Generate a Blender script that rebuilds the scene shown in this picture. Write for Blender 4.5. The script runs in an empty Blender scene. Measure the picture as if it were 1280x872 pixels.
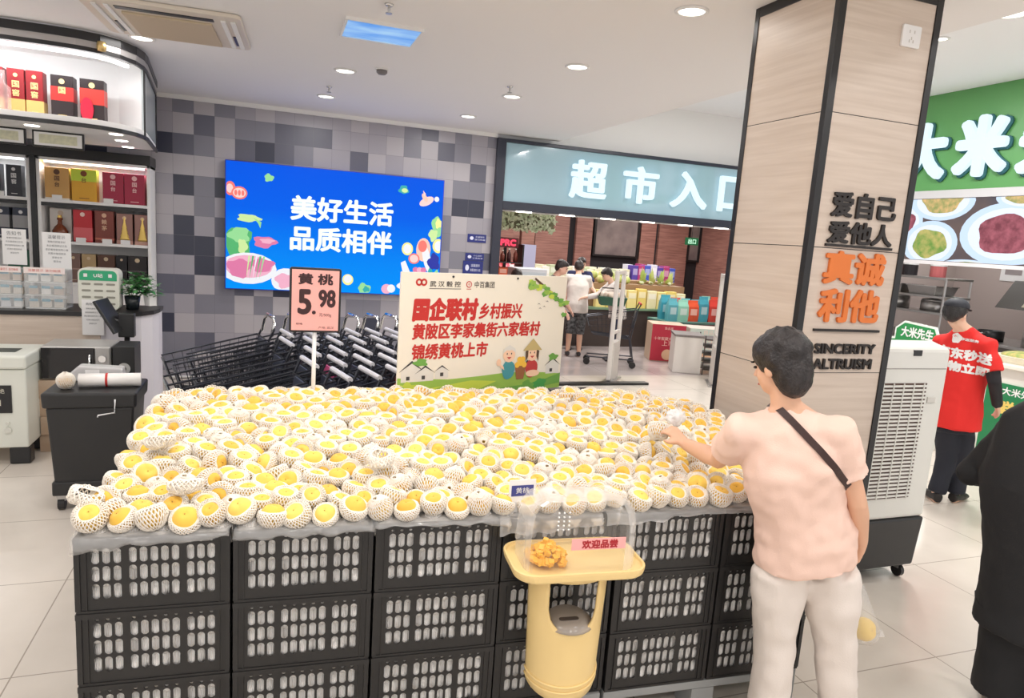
import bpy, bmesh, math, random
from mathutils import Vector, Matrix, Euler, noise
from mathutils.bvhtree import BVHTree
random.seed(7)
SC = bpy.context.scene
COL = SC.collection
PI = math.pi
# ---------------------------------------------------------------- camera
FPX, CAMH = 857.23, 1.85
_yaw, _pit, _rol = [math.radians(a) for a in (-19.77241, 9.14095, -3.96210)]
_f = Vector((-math.sin(_yaw)*math.cos(_pit), math.cos(_yaw)*math.cos(_pit), -math.sin(_pit)))
_r = Vector((math.cos(_yaw), math.sin(_yaw), 0)); _d = _f.cross(_r)
CR = math.cos(_rol)*_r + math.sin(_rol)*_d
CD = -math.sin(_rol)*_r + math.cos(_rol)*_d
cam = bpy.data.cameras.new('camera'); camo = bpy.data.objects.new('camera', cam); COL.objects.link(camo)
m3 = Matrix((CR, -CD, -_f)).transposed()
camo.matrix_world = Matrix.Translation((0, 0, CAMH)) @ m3.to_4x4()
cam.sensor_width = 36; cam.lens = FPX/1280*36; cam.clip_start = .05
SC.camera = camo
def P(x, y, X=None, Y=None, z=None):
    """a point of the place seen at photo pixel (x, y), at a known world X, Y or height"""
    d = CR*(x-640) + CD*(y-436) + _f*FPX
    t = X/d.x if X is not None else Y/d.y if Y is not None else (z-CAMH)/d.z
    return Vector((0, 0, CAMH)) + d*t
# ---------------------------------------------------------------- light, exposure
SC.view_settings.view_transform = 'Standard'; SC.view_settings.look = 'None'
SC.view_settings.gamma = 1; SC.view_settings.use_curve_mapping = False
SC.view_settings.exposure = 0.0
SC.cycles.use_denoising = True
SC.cycles.max_bounces = 8; SC.cycles.caustics_reflective = False; SC.cycles.caustics_refractive = False
SC.cycles.transparent_max_bounces = 16
W_ = bpy.data.worlds.new('ambient_fill'); SC.world = W_; W_.use_nodes = True  # even white ambient, added as soft fill through the open back
W_.node_tree.nodes['Background'].inputs[0].default_value = (1, .985, .985, 1)
W_.node_tree.nodes['Background'].inputs[1].default_value = 1.0
LAMP_W, STORE_W, SHOP_W = 11, 44, 18
# ---------------------------------------------------------------- helpers
def lin(c): return tuple(((v/255)/12.92 if v/255 <= .04045 else ((v/255+.055)/1.055)**2.4) for v in c[:3])+(1,)
MATS = {}
def mat(name, col, rough=.5, metal=0, emit=0, alpha=1, trans=0, spec=.5, coat=0, bump=None, var=None, sss=0):
    """var=(scale, other colour, stretch) mixes a second colour by noise; bump=(scale, strength)"""
    if name in MATS: return MATS[name]
    m = bpy.data.materials.new(name); m.use_nodes = True; nt = m.node_tree; b = nt.nodes['Principled BSDF']
    I = b.inputs; I['Base Color'].default_value = lin(col); I['Roughness'].default_value = rough; I['Metallic'].default_value = metal
    I['Specular IOR Level'].default_value = spec; I['Coat Weight'].default_value = coat; I['Alpha'].default_value = alpha; I['Transmission Weight'].default_value = trans
    if emit: I['Emission Color'].default_value = lin(col); I['Emission Strength'].default_value = emit; I['Base Color'].default_value = tuple(q*.12 for q in lin(col)[:3])+(1,)
    if sss: I['Subsurface Weight'].default_value = sss; I['Subsurface Radius'].default_value = (.02, .01, .006)
    if var or bump:
        tc = nt.nodes.new('ShaderNodeTexCoord')
    if var:
        mp = nt.nodes.new('ShaderNodeMapping'); mp.inputs['Scale'].default_value = var[2] if len(var) > 2 else (1, 1, 1)
        n = nt.nodes.new('ShaderNodeTexNoise'); n.inputs['Scale'].default_value = var[0]; n.inputs['Detail'].default_value = 4
        mx = nt.nodes.new('ShaderNodeMix'); mx.data_type = 'RGBA'; mx.inputs['A'].default_value = lin(col); mx.inputs['B'].default_value = lin(var[1])
        mr = nt.nodes.new('ShaderNodeMapRange'); mr.inputs['From Min'].default_value = .35; mr.inputs['From Max'].default_value = .68
        L = nt.links.new; L(tc.outputs['Object'], mp.inputs[0]); L(mp.outputs[0], n.inputs[0]); L(n.outputs[0], mr.inputs[0]); L(mr.outputs[0], mx.inputs[0]); L(mx.outputs['Result'], I['Emission Color' if emit else 'Base Color'])
        if False: L(mx.outputs['Result'], I['Emission Color'])
    if bump:
        n2 = nt.nodes.new('ShaderNodeTexNoise'); n2.inputs['Scale'].default_value = bump[0]; n2.inputs['Detail'].default_value = 3
        bp = nt.nodes.new('ShaderNodeBump'); bp.inputs['Strength'].default_value = bump[1]; bp.inputs['Distance'].default_value = .01
        nt.links.new(tc.outputs['Object'], n2.inputs[0]); nt.links.new(n2.outputs[0], bp.inputs['Height']); nt.links.new(bp.outputs[0], I['Normal'])
    MATS[name] = m; return m
def tint(c, rough=.5, emit=0): return mat('paint_%02x%02x%02x_%d_%d' % (c[0], c[1], c[2], rough*100, emit*100), c, rough, emit=emit)
def wm(o):
    m = o.matrix_basis.copy()
    return wm(o.parent) @ m if o.parent else m
def obj(name, bm, ms, parent=None, smooth=False, W=False, bevel=0, loc=None):
    """one mesh object; W: the shape is in world coordinates, else in its parent's"""
    if W and parent: bm.transform(wm(parent).inverted())
    if W and loc is not None: bm.transform(Matrix.Translation(-Vector(loc)))
    bmesh.ops.recalc_face_normals(bm, faces=bm.faces)
    me = bpy.data.meshes.new(name); bm.to_mesh(me); bm.free()
    for m in (ms if isinstance(ms, (list, tuple)) else [ms]): me.materials.append(m)
    if smooth:
        for p in me.polygons: p.use_smooth = True
    o = bpy.data.objects.new(name, me); COL.objects.link(o)
    if parent: o.parent = parent
    if loc is not None: o.location = loc
    if bevel:
        md = o.modifiers.new('bevel', 'BEVEL'); md.width = bevel; md.segments = 2; md.limit_method = 'ANGLE'
    return o
def tag(o, label, cat, group=None, kind=None):
    o['label'] = label; o['category'] = cat
    if group: o['group'] = group
    if kind: o['kind'] = kind
    return o
def thing(name, label, cat, loc=(0, 0, 0), rotz=0, group=None):
    o = bpy.data.objects.new(name, None); COL.objects.link(o); o.empty_display_size = .1
    o.location = loc; o.rotation_euler = (0, 0, rotz)
    return tag(o, label, cat, group)
def struct(name, bm, m, parent=None, **k):
    o = obj(name, bm, m, parent, **k)
    if not parent: o['kind'] = 'structure'
    return o
def kids(o): return [c for c in COL.objects if c.parent == o]
def dup(root, loc, rotz=None, label=None, group=None):
    """a copy of a thing with copies of its parts and sub-parts"""
    r = root.copy(); COL.objects.link(r); r.location = loc
    if rotz is not None: r.rotation_euler = (0, 0, rotz)
    if label: r['label'] = label
    if group: r['group'] = group
    for ch in root.children:
        c = ch.copy(); COL.objects.link(c); c.parent = r
        for g in ch.children:
            d = g.copy(); COL.objects.link(d); d.parent = c
    return r
def B(): return bmesh.new()
def faces_mi(bm, n0, mi):
    bm.faces.ensure_lookup_table()
    for f in bm.faces[n0:]: f.material_index = mi
def box(bm, x0, x1, y0, y1, z0, z1, mi=0):
    v = [bm.verts.new((x, y, z)) for x in (x0, x1) for y in (y0, y1) for z in (z0, z1)]
    for q in ((0, 1, 3, 2), (4, 6, 7, 5), (0, 4, 5, 1), (2, 3, 7, 6), (0, 2, 6, 4), (1, 5, 7, 3)):
        bm.faces.new([v[i] for i in q]).material_index = mi
    return bm
def bx(*a, **k): return box(B(), *a, **k)
def prism(bm, pts, axis, a0, a1, mi=0):
    """outline pts (2-D) extruded along x, y or z"""
    def c(p, a): return (a, p[0], p[1]) if axis == 'x' else (p[0], a, p[1]) if axis == 'y' else (p[0], p[1], a)
    A = [bm.verts.new(c(p, a0)) for p in pts]; C2 = [bm.verts.new(c(p, a1)) for p in pts]; n = len(pts)
    bm.faces.new(A).material_index = mi; bm.faces.new(C2[::-1]).material_index = mi
    for i in range(n): bm.faces.new((A[i], A[(i+1) % n], C2[(i+1) % n], C2[i])).material_index = mi
    return bm
def tube(bm, pts, rad, seg=8, ref=None, cap=True, mi=0):
    """sections along pts; rad: a number, or per point r or (ra, rb) with ra along ref"""
    pts = [Vector(p) for p in pts]; n = len(pts); rings = []
    for i, p in enumerate(pts):
        t = (pts[min(i+1, n-1)]-pts[max(i-1, 0)]).normalized()
        a = Vector(ref) if ref is not None else (Vector((0, 0, 1)) if abs(t.z) < .9 else Vector((1, 0, 0)))
        a = (a-t*a.dot(t)).normalized(); b = t.cross(a)
        r = rad[i] if isinstance(rad, (list, tuple)) else rad
        ra, rb = r if isinstance(r, (list, tuple)) else (r, r)
        rings.append([bm.verts.new(p+a*ra*math.cos(2*PI*k/seg)+b*rb*math.sin(2*PI*k/seg)) for k in range(seg)])
    for i in range(n-1):
        for k in range(seg): bm.faces.new((rings[i][k], rings[i][(k+1) % seg], rings[i+1][(k+1) % seg], rings[i+1][k])).material_index = mi
    if cap: bm.faces.new(rings[0][::-1]).material_index = mi; bm.faces.new(rings[-1]).material_index = mi
    return bm
def lathe(bm, prof, seg=16, c=(0, 0, 0), mi=0):
    rings = []; c = Vector(c)
    for r, z in prof: rings.append([bm.verts.new(c+Vector((r*math.cos(2*PI*k/seg), r*math.sin(2*PI*k/seg), z))) for k in range(seg)])
    for i in range(len(prof)-1):
        for k in range(seg): bm.faces.new((rings[i][k], rings[i][(k+1) % seg], rings[i+1][(k+1) % seg], rings[i+1][k])).material_index = mi
    if prof[0][0] > 1e-5: bm.faces.new(rings[0][::-1]).material_index = mi
    if prof[-1][0] > 1e-5: bm.faces.new(rings[-1]).material_index = mi
    bmesh.ops.remove_doubles(bm, verts=[v for r in rings for v in r], dist=1e-6)
    return bm
def ball(bm, c, r, seg=14, ring=9, rot=None, mi=0):
    r = r if isinstance(r, (tuple, list)) else (r, r, r)
    n0 = len(bm.faces)
    m = Matrix.Translation(Vector(c)) @ (rot.to_matrix().to_4x4() if rot else Matrix()) @ Matrix.Diagonal((*r, 1))
    bmesh.ops.create_uvsphere(bm, u_segments=seg, v_segments=ring, radius=1, matrix=m)
    faces_mi(bm, n0, mi); return bm
def rrect(w, h, r, n=5, cx=0, cy=0):
    o = []
    for sx, sy, a in ((1, 1, 0), (-1, 1, 90), (-1, -1, 180), (1, -1, 270)):
        for k in range(n+1):
            t = math.radians(a+90*k/n); o.append((cx+sx*(w/2-r)+r*math.cos(t), cy+sy*(h/2-r)+r*math.sin(t)))
    return o
def ell(cx, cy, rx, ry, n=20, a=0):
    return [(cx+rx*math.cos(t)*math.cos(a)-ry*math.sin(t)*math.sin(a), cy+rx*math.cos(t)*math.sin(a)+ry*math.sin(t)*math.cos(a)) for t in [2*PI*k/n for k in range(n)]]
def blobby(cx, cy, rx, ry, n=22, amp=.2, seed=0, a=0):
    R = random.Random(seed); ph = [R.random()*6.3 for _ in range(3)]
    o = []
    for k in range(n):
        t = 2*PI*k/n; s = 1+amp*(.5*math.sin(3*t+ph[0])+.5*math.sin(5*t+ph[1])); x, y = rx*s*math.cos(t), ry*s*math.sin(t)
        o.append((cx+x*math.cos(a)-y*math.sin(a), cy+x*math.sin(a)+y*math.cos(a)))
    return o
def flat(bm, pts, fr, off=.002, mi=0):
    """a printed shape on a panel; fr = (origin, u, v)"""
    o, u, v = fr; n = u.cross(v); vs = [bm.verts.new(o+u*x+v*y+n*off) for x, y in pts]
    f = bm.faces.new(vs); f.material_index = mi; return bm
TXT = {}
def glyphs(s):
    if s not in TXT:
        c = bpy.data.curves.new('t', 'FONT'); c.body = s; c.size = 1; c.resolution_u = 4; c.align_x = 'LEFT'
        o = bpy.data.objects.new('t', c); COL.objects.link(o); dg = bpy.context.evaluated_depsgraph_get()
        me = bpy.data.meshes.new_from_object(o.evaluated_get(dg)); bpy.data.objects.remove(o); TXT[s] = me
    return TXT[s]
def text(bm, s, fr, cx, cy, w=None, h=None, bold=0, ext=.002, off=.002, mi=0, shear=0, steps=8):
    """writing on a panel: fr=(origin,u,v); centred at cx, cy; fitted to w and/or h; bold thickens the strokes (metres)"""
    o, u, v = fr; n = u.cross(v); me = glyphs(s)
    xs = [q.co.x for q in me.vertices]; ys = [q.co.y for q in me.vertices]
    x0, x1, y0, y1 = min(xs), max(xs), min(ys), max(ys)
    if w and h: sx, sy = (w-2*bold)/(x1-x0), (h-2*bold)/(y1-y0)
    elif w: sx = sy = (w-2*bold)/(x1-x0)
    else: sx = sy = (h-2*bold)/(y1-y0)
    offs = [(0, 0)] if not bold else [(bold*math.cos(2*PI*k/steps), bold*math.sin(2*PI*k/steps)) for k in range(steps)]+[(0, 0)]
    for j, (ox, oy) in enumerate(offs):
        t = B(); t.from_mesh(me); n0 = len(t.faces)
        if ext > .004:
            r = bmesh.ops.extrude_face_region(t, geom=t.faces[:]); 
            for e in r['geom']:
                if isinstance(e, bmesh.types.BMVert): e.co.z += 1
        for q in t.verts:
            yy = (q.co.y-(y0+y1)/2)*sy+oy; xx = (q.co.x-(x0+x1)/2)*sx+ox+shear*yy
            q.co = o+u*(cx+xx)+v*(cy+yy)+n*(off+(ext if (ext > .004 and q.co.z > .5) else 0)+.00002*j)
        for f in t.faces: f.material_index = mi
        tm = bpy.data.meshes.new('t'); t.to_mesh(tm); t.free(); bm.from_mesh(tm); bpy.data.meshes.remove(tm)
    return bm
XF = (Vector((1, 0, 0)), Vector((0, 0, 1)))             # a panel that faces the viewer (-Y)
def frm(o, u=XF[0], v=XF[1]): return (Vector(o), Vector(u).normalized(), Vector(v).normalized())
def remesh(bm, voxel, it=4, fac=.5, wrinkle=0, wscale=12):
    """one continuous smooth surface from overlapping volumes"""
    me = bpy.data.meshes.new('t'); bmesh.ops.recalc_face_normals(bm, faces=bm.faces); bm.to_mesh(me); bm.free()
    o = bpy.data.objects.new('t', me); COL.objects.link(o)
    md = o.modifiers.new('r', 'REMESH'); md.mode = 'VOXEL'; md.voxel_size = voxel
    s = o.modifiers.new('s', 'SMOOTH'); s.iterations = it; s.factor = fac
    dg = bpy.context.evaluated_depsgraph_get(); m2 = bpy.data.meshes.new_from_object(o.evaluated_get(dg))
    bpy.data.objects.remove(o); r = B(); r.from_mesh(m2); bpy.data.meshes.remove(m2)
    if wrinkle:
        r.normal_update()
        for q in r.verts: q.co += q.normal*wrinkle*(noise.noise(Vector((q.co.x*wscale, q.co.y*wscale, q.co.z*wscale*.6)))+.5*noise.noise(q.co*wscale*2.3))
    return r
# ---------------------------------------------------------------- surfaces of the room
WALLY, CEIL, EDGEX, HIGH, SHOPX = 8.67, 3.15, 3.57, 3.80, 7.2
def node_mat(name, rough, build, spec=.5):
    m = bpy.data.materials.new(name); m.use_nodes = True; nt = m.node_tree; b = nt.nodes['Principled BSDF']
    b.inputs['Roughness'].default_value = rough; b.inputs['Specular IOR Level'].default_value = spec
    build(nt, b); MATS[name] = m; return m
def math_n(nt, op, a, b=None, c=None):
    n = nt.nodes.new('ShaderNodeMath'); n.operation = op
    for i, x in enumerate((a, b, c)):
        if x is None: continue
        if isinstance(x, (int, float)): n.inputs[i].default_value = x
        else: nt.links.new(x, n.inputs[i])
    return n.outputs[0]
def ramp(nt, fac, stops, interp='CONSTANT'):
    r = nt.nodes.new('ShaderNodeValToRGB'); r.color_ramp.interpolation = interp; e = r.color_ramp.elements
    while len(e) < len(stops): e.new(.5)
    for k, (p, c) in enumerate(stops): e[k].position = p; e[k].color = lin(c)
    nt.links.new(fac, r.inputs[0]); return r.outputs[0]
def mixc(nt, fac, a, b):
    n = nt.nodes.new('ShaderNodeMix'); n.data_type = 'RGBA'; nt.links.new(fac, n.inputs['Factor'])
    for k, x in (('A', a), ('B', b)):
        if isinstance(x, tuple): n.inputs[k].default_value = lin(x)
        else: nt.links.new(x, n.inputs[k])
    return n.outputs['Result']
def xyz(nt):
    tc = nt.nodes.new('ShaderNodeTexCoord'); s = nt.nodes.new('ShaderNodeSeparateXYZ'); nt.links.new(tc.outputs['Object'], s.inputs[0]); return s.outputs, tc
def grid_line(nt, c, size, off, half):
    """1 inside a joint line of a grid of this size"""
    q = math_n(nt, 'DIVIDE', math_n(nt, 'ADD', c, off), size); fr = math_n(nt, 'FRACT', q)
    d = math_n(nt, 'ABSOLUTE', math_n(nt, 'SUBTRACT', fr, .5))
    return math_n(nt, 'GREATER_THAN', d, .5-half/size)
def floor_b(c0, c1, cl, off=(.15, .25), sz=.8):
    def f(nt, b):
        o, tc = xyz(nt); n = nt.nodes.new('ShaderNodeTexNoise'); n.inputs['Scale'].default_value = 3; n.inputs['Detail'].default_value = 5
        nt.links.new(tc.outputs['Object'], n.inputs[0]); base = ramp(nt, n.outputs[0], [(.3, c0), (.75, c1)], 'LINEAR')
        l = math_n(nt, 'MAXIMUM', grid_line(nt, o[0], sz, off[0], .003), grid_line(nt, o[1], sz, off[1], .003))
        nt.links.new(mixc(nt, l, base, cl), b.inputs['Base Color'])
    return f
M_FLOOR = node_mat('floor_tiles', .22, floor_b((214, 205, 194), (224, 215, 204), (168, 158, 146)))
M_FLOOR2 = node_mat('shop_floor_tiles', .18, floor_b((188, 178, 176), (198, 188, 186), (140, 130, 130)))
def wall_b(nt, b):
    o, tc = xyz(nt)
    cx = math_n(nt, 'FLOOR', math_n(nt, 'DIVIDE', math_n(nt, 'ADD', o[0], .817), .2135)); cz = math_n(nt, 'FLOOR', math_n(nt, 'DIVIDE', math_n(nt, 'SUBTRACT', o[2], .075), .2225))
    cb = nt.nodes.new('ShaderNodeCombineXYZ'); nt.links.new(cx, cb.inputs[0]); nt.links.new(cz, cb.inputs[1])
    wn = nt.nodes.new('ShaderNodeTexWhiteNoise'); wn.noise_dimensions = '2D'; nt.links.new(cb.outputs[0], wn.inputs['Vector'])
    col = ramp(nt, wn.outputs['Value'], [(0, (58, 60, 76)), (.11, (98, 98, 112)), (.25, (128, 127, 138)), (.45, (160, 156, 164)), (.74, (176, 171, 176))])
    l = math_n(nt, 'MAXIMUM', grid_line(nt, o[0], .2135, .817, .0012), grid_line(nt, o[2], .2225, -.075, .0012))
    nt.links.new(mixc(nt, l, col, (112, 112, 116)), b.inputs['Base Color'])
M_TILE = node_mat('checkered_wall_tiles', .35, wall_b)
def grain(c0, c1, st=(3, 3, 40)):
    def f(nt, b):
        tc = nt.nodes.new('ShaderNodeTexCoord'); mp = nt.nodes.new('ShaderNodeMapping'); mp.inputs['Scale'].default_value = st
        n = nt.nodes.new('ShaderNodeTexNoise'); n.inputs['Scale'].default_value = 1; n.inputs['Detail'].default_value = 5; n.inputs['Distortion'].default_value = .4
        nt.links.new(tc.outputs['Object'], mp.inputs[0]); nt.links.new(mp.outputs[0], n.inputs[0])
        nt.links.new(ramp(nt, n.outputs[0], [(.3, c0), (.7, c1)], 'LINEAR'), b.inputs['Base Color'])
    return f
M_PANEL = node_mat('pale_wood_panel', .4, grain((204, 187, 172), (218, 203, 189), (2, 2, 45)))
M_RWOOD = node_mat('red_brown_wood_panel', .4, grain((134, 92, 84), (176, 128, 116), (2, 2, 30)))
M_CEIL = mat('ceiling_paint', (242, 240, 240), .8); M_WHITE = mat('white_paint', (240, 239, 238), .6)
M_BLACK = mat('black_metal', (30, 29, 30), .35); M_NAVY = mat('dark_navy_metal', (44, 47, 62), .35)
M_BPLAS = mat('black_plastic', (37, 37, 38), .42); M_CRATE = mat('black_crate_plastic', (34, 33, 33), .38)
M_STEEL = mat('brushed_steel', (190, 188, 186), .3, .9); M_CHROME = mat('chrome', (225, 225, 225), .12, 1)
M_GLASS = mat('clear_glass', (245, 250, 250), .02, alpha=.12, spec=.6); M_ACRYL = mat('clear_acrylic', (245, 248, 248), .06, alpha=.22, spec=.6)
M_LED = mat('led_white', (250, 252, 255), emit=3.0); M_LAMP = mat('lamp_diffuser', (255, 248, 235), emit=6)
# floor, ceilings, walls
struct('floor', bx(-7, SHOPX, -4, WALLY-.02, -.1, 0), M_FLOOR)
struct('floor_shop', bx(2.72, 11, WALLY-.02, 16.4, -.1, 0), M_FLOOR2)
struct('floor_kitchen', bx(SHOPX, 11.5, .5, WALLY-.02, -.1, 0), M_FLOOR2)
struct('ceiling', bx(-7, EDGEX, -4, WALLY, CEIL, CEIL+.9), M_CEIL)
struct('ceiling_high', bx(EDGEX, 11.5, -4, WALLY+.25, HIGH, HIGH+.2), mat('ceiling_paint_high', (250, 250, 252), .8))
struct('wall_back', bx(-7, 2.715, WALLY, WALLY+.15, 0, CEIL), M_TILE)
struct('trim_1', bx(-7, 2.715, WALLY-.035, WALLY, CEIL-.045, CEIL), M_WHITE)
struct('wall_back_upper', bx(2.72, SHOPX-.001, WALLY+.1, WALLY+.2, 2.2, HIGH), M_WHITE)
bm = bx(-4.2, -4.1, 4, WALLY, 0, CEIL); struct('wall_left', bm, M_WHITE)
# supermarket doorway: frame, glossy header panel with raised letters
FT = 3.10
d = thing('door_1', 'dark navy metal frame of the wide supermarket doorway', 'doorway', (2.77, WALLY, 0)); d['kind'] = 'structure'
bm = bx(2.715, 2.83, WALLY-.07, WALLY+.12, 0, FT); box(bm, 2.83, SHOPX, WALLY-.07, WALLY+.12, 3.055, FT); box(bm, 2.83, SHOPX, WALLY-.07, WALLY+.12, 2.21, 2.32); box(bm, SHOPX-.12, SHOPX-.005, WALLY-.07, WALLY+.12, 0, FT)
obj('frame', bm, M_NAVY, d, W=True, bevel=.004)
bm = B()
for k in range(6): box(bm, 3.05+k*.62, 3.25+k*.62, WALLY-.03, WALLY+.03, 2.195, 2.212)
obj('downlight_strip', bm, M_LAMP, d, W=True)
sg = thing('entrance_sign', 'pale blue glossy header sign with raised white characters above the doorway', 'sign', (4.9, WALLY, 2.32))
M_HEAD = mat('pale_blue_gloss_panel', (160, 194, 208), .07, spec=.9)
obj('panel', bx(2.83, SHOPX-.12, WALLY-.04, WALLY+.02, 2.32, 3.055), M_HEAD, sg, W=True)
M_LET = mat('lit_white_letter', (228, 248, 255), emit=1.0)
for ch, x0, x1 in (('超', 3.74, 4.28), ('市', 4.53, 5.07), ('入', 5.29, 5.88), ('口', 6.08, 6.58)):
    bm = B(); text(bm, ch, frm((0, WALLY-.04, 0)), (x0+x1)/2, 2.69, x1-x0, .5, bold=.014, ext=.05, off=.02, steps=12)
    obj('character', bm, M_LET, sg, W=True)
# pillar with panels, black edge strips, lettering
PX0, PX1, PY0, PY1 = 2.45, 3.065, 2.70, 3.30
pl = thing('pillar', 'square pale wood pillar with black metal edge strips', 'pillar', (2.75, 3, 0)); pl['kind'] = 'structure'
bm = B()
for za, zb in ((0, 1.283), (1.287, 1.908), (1.912, 2.538), (2.542, CEIL-.03)): box(bm, PX0, PX1, PY0, PY1, za, zb)
obj('wood_panel', bm, M_PANEL, pl, W=True)
bm = bx(PX0+.003, PX1-.003, PY0+.003, PY1-.003, 0, CEIL); obj('core', bm, M_BLACK, pl, W=True)
s = .035
for x, y in ((PX0, PY0), (PX1, PY0), (PX0, PY1), (PX1, PY1)):
    dx, dy = (-1 if x == PX0 else 1), (-1 if y == PY0 else 1)
    bm = box(B(), *sorted((x+dx*.006, x-dx*s)), *sorted((y+dy*.006, y-dy*.028)), 0, CEIL); obj('edge_strip', bm, M_BLACK, pl, W=True, bevel=.002)
obj('top_band', bx(PX0-.005, PX1+.005, PY0-.005, PY1+.005, CEIL-.05, CEIL), M_BLACK, pl, W=True)
PFR = frm((0, PY0, 0)); M_ORG = mat('orange_letter', (226, 122, 52), .5)
def lettering(name, s_, x0, x1, z0, z1, m, label, bold=.006, cat='lettering', ext=.012):
    bm = B(); text(bm, s_, PFR, (x0+x1)/2, (z0+z1)/2, x1-x0, z1-z0, bold=bold, ext=ext, off=.001)
    return tag(obj(name, bm, m, W=True, loc=((x0+x1)/2, PY0, z0)), label, cat)
M_BLET = mat('black_letter', (36, 30, 28), .5)
lettering('character_line', '爱自己', 2.555, 2.965, 2.06, 2.185, M_BLET, 'topmost line of three black raised characters on pillar', .0042)
lettering('character_line', '爱他人', 2.555, 2.965, 1.935, 2.045, M_BLET, 'second line of three black raised characters on pillar, above the bar', .0042)
lettering('character_line', '真诚', 2.56, 2.95, 1.735, 1.90, M_ORG, 'upper pair of large orange raised characters on pillar', .007)
lettering('character_line', '利他', 2.56, 2.95, 1.545, 1.715, M_ORG, 'lower pair of large orange raised characters on pillar', .007)
lettering('word_line', 'SINCERITY', 2.572, 2.965, 1.385, 1.437, M_BLET, 'black raised word SINCERITY on pillar', .0022)
lettering('word_line', 'ALTRUISM', 2.575, 2.955, 1.305, 1.36, M_BLET, 'black raised word ALTRUISM on pillar', .0022)
for z, w in ((1.925, 'upper black divider bar on pillar between black and orange characters'), (1.505, 'lower black divider bar on pillar above the word SINCERITY')):
    tag(obj('divider_bar', bx(2.55, 2.975, PY0-.012, PY0, z-.006, z+.006), M_BLET, W=True, loc=(2.76, PY0, z)), w, 'bar')
t = thing('wall_socket_plate', 'white square socket plate high on the pillar', 'socket', (2.89, PY0, 2.89))
bm = B(); prism(bm, rrect(.115, .1, .008, cx=2.89, cy=2.935), 'y', PY0-.012, PY0-.0003); obj('plate', bm, M_WHITE, t, W=True, bevel=.002)
bm = B()
for x, z in ((2.875, 2.955), (2.905, 2.955), (2.89, 2.925), (2.878, 2.912), (2.902, 2.912)): box(bm, x-.003, x+.003, PY0-.0125, PY0-.011, z-.007, z+.007)
obj('socket_slot', bm, tint((200, 196, 190)), t, W=True)
# ceiling fittings
def downlight(x, y, z, label, w, r=.075, group='ceiling downlights', vis=True):
    t = thing('ceiling_downlight', label, 'light', (x, y, z), 0, group)
    obj('ring', lathe(B(), [(r+.018, -.001), (r+.018, -.008), (r, -.012), (r-.004, -.004)], 20), M_WHITE, t, smooth=True)
    obj('diffuser', lathe(B(), [(r-.002, -.001), (r-.002, -.006), (.0001, -.006)], 20), M_LAMP, t)
    l = bpy.data.lights.new('lamp_light', 'AREA'); l.shape = 'DISK'; l.size = .35; l.energy = w; l.color = (1, .975, .955)
    o = bpy.data.objects.new('lamp_light', l); COL.objects.link(o); o.parent = t; o.location = (0, 0, -.02)
    return t
for x, y, lb in ((2.17, 3.5, 'round lit downlight in ceiling nearest the pillar top'), (2.15, 4.97, 'round lit downlight in ceiling, second from the pillar'),
                 (2.1, 6.32, 'round lit downlight in ceiling, third from the pillar, towards the doorway'), (2.05, 7.66, 'round lit downlight in ceiling close to the tiled wall above the screen'),
                 (.58, 6.25, 'round lit downlight in ceiling beside the smoke detector'), (.52, 7.57, 'round lit downlight above the screen, close to a sprinkler'),
                 (-.93, 6.12, 'round lit downlight beside the air conditioner near the canopy')):
    downlight(x, y, CEIL, lb, LAMP_W*(.15 if y < 4 else .3 if x < 0 else 1))
for x, y in ((-.9, 1.2), (.6, 1.4), (2.1, 1.0), (.6, 3.0), (-2.4, 3.2), (-.9, 3.3), (-2.4, 5.0), (.6, -1), (2.1, -1), (-.9, -1)):  # extra downlights beyond the view, added to light the hall
    downlight(x, y, CEIL, 'round lit downlight in ceiling of the hall', LAMP_W*1.3)
p = P(1266, 16, z=HIGH); downlight(p.x, p.y, HIGH, 'large round downlight in the raised ceiling', LAMP_W*2.6, .11)
p = P(1177, 48, z=HIGH); downlight(p.x, p.y, HIGH, 'small round downlight in the raised ceiling beside the pillar', LAMP_W*2, .05)
for x, y in ((5.2, 6.4), (5.2, 4.6), (5.2, 2.4), (5.0, 0)): downlight(x, y, HIGH, 'round downlight in raised ceiling', LAMP_W*3, .09)
t = thing('smoke_detector', 'small dark round smoke detector on the ceiling', 'smoke detector', (.85, 5.99, CEIL))
obj('base', lathe(B(), [(.055, -.001), (.055, -.012), (.0001, -.012)], 18), M_WHITE, t)
obj('sensor_head', lathe(B(), [(.045, -.0125), (.045, -.03), (.03, -.045), (.0001, -.048)], 18), tint((120, 115, 115)), t, smooth=True)
for x, y, lb in ((.64, 4.31, 'brass sprinkler hanging from ceiling by the blue ceiling panel'), (.51, 7.04, 'small sprinkler hanging from ceiling near the screen'), (1.95, 5.94, 'small sprinkler hanging from ceiling towards the doorway')):
    t = thing('sprinkler', lb, 'sprinkler', (x, y, CEIL), 0, 'ceiling sprinklers')
    obj('collar', lathe(B(), [(.028, -.001), (.02, -.012), (.008, -.014)], 12), M_CHROME, t, smooth=True)
    obj('head', lathe(B(), [(.008, -.012), (.009, -.03), (.005, -.045), (.02, -.05), (.02, -.054), (.0001, -.054)], 12), M_STEEL, t)
t = thing('ceiling_panel_light', 'square ceiling panel glowing blue', 'light', (.68, 4.92, CEIL))
q = [P(433, 20, z=CEIL-.012), P(530, 40, z=CEIL-.012), P(513, 56, z=CEIL-.012), P(420, 42, z=CEIL-.012)]
M_BLP = mat('blue_glow_panel', (88, 160, 240), .3, emit=.75, var=(2.5, (185, 225, 255), (1, 3, 1)))
obj('diffuser', bx(.44, .92, 4.69, 5.12, CEIL-.014, CEIL-.001), M_BLP, t, W=True)
bm = B()
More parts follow.
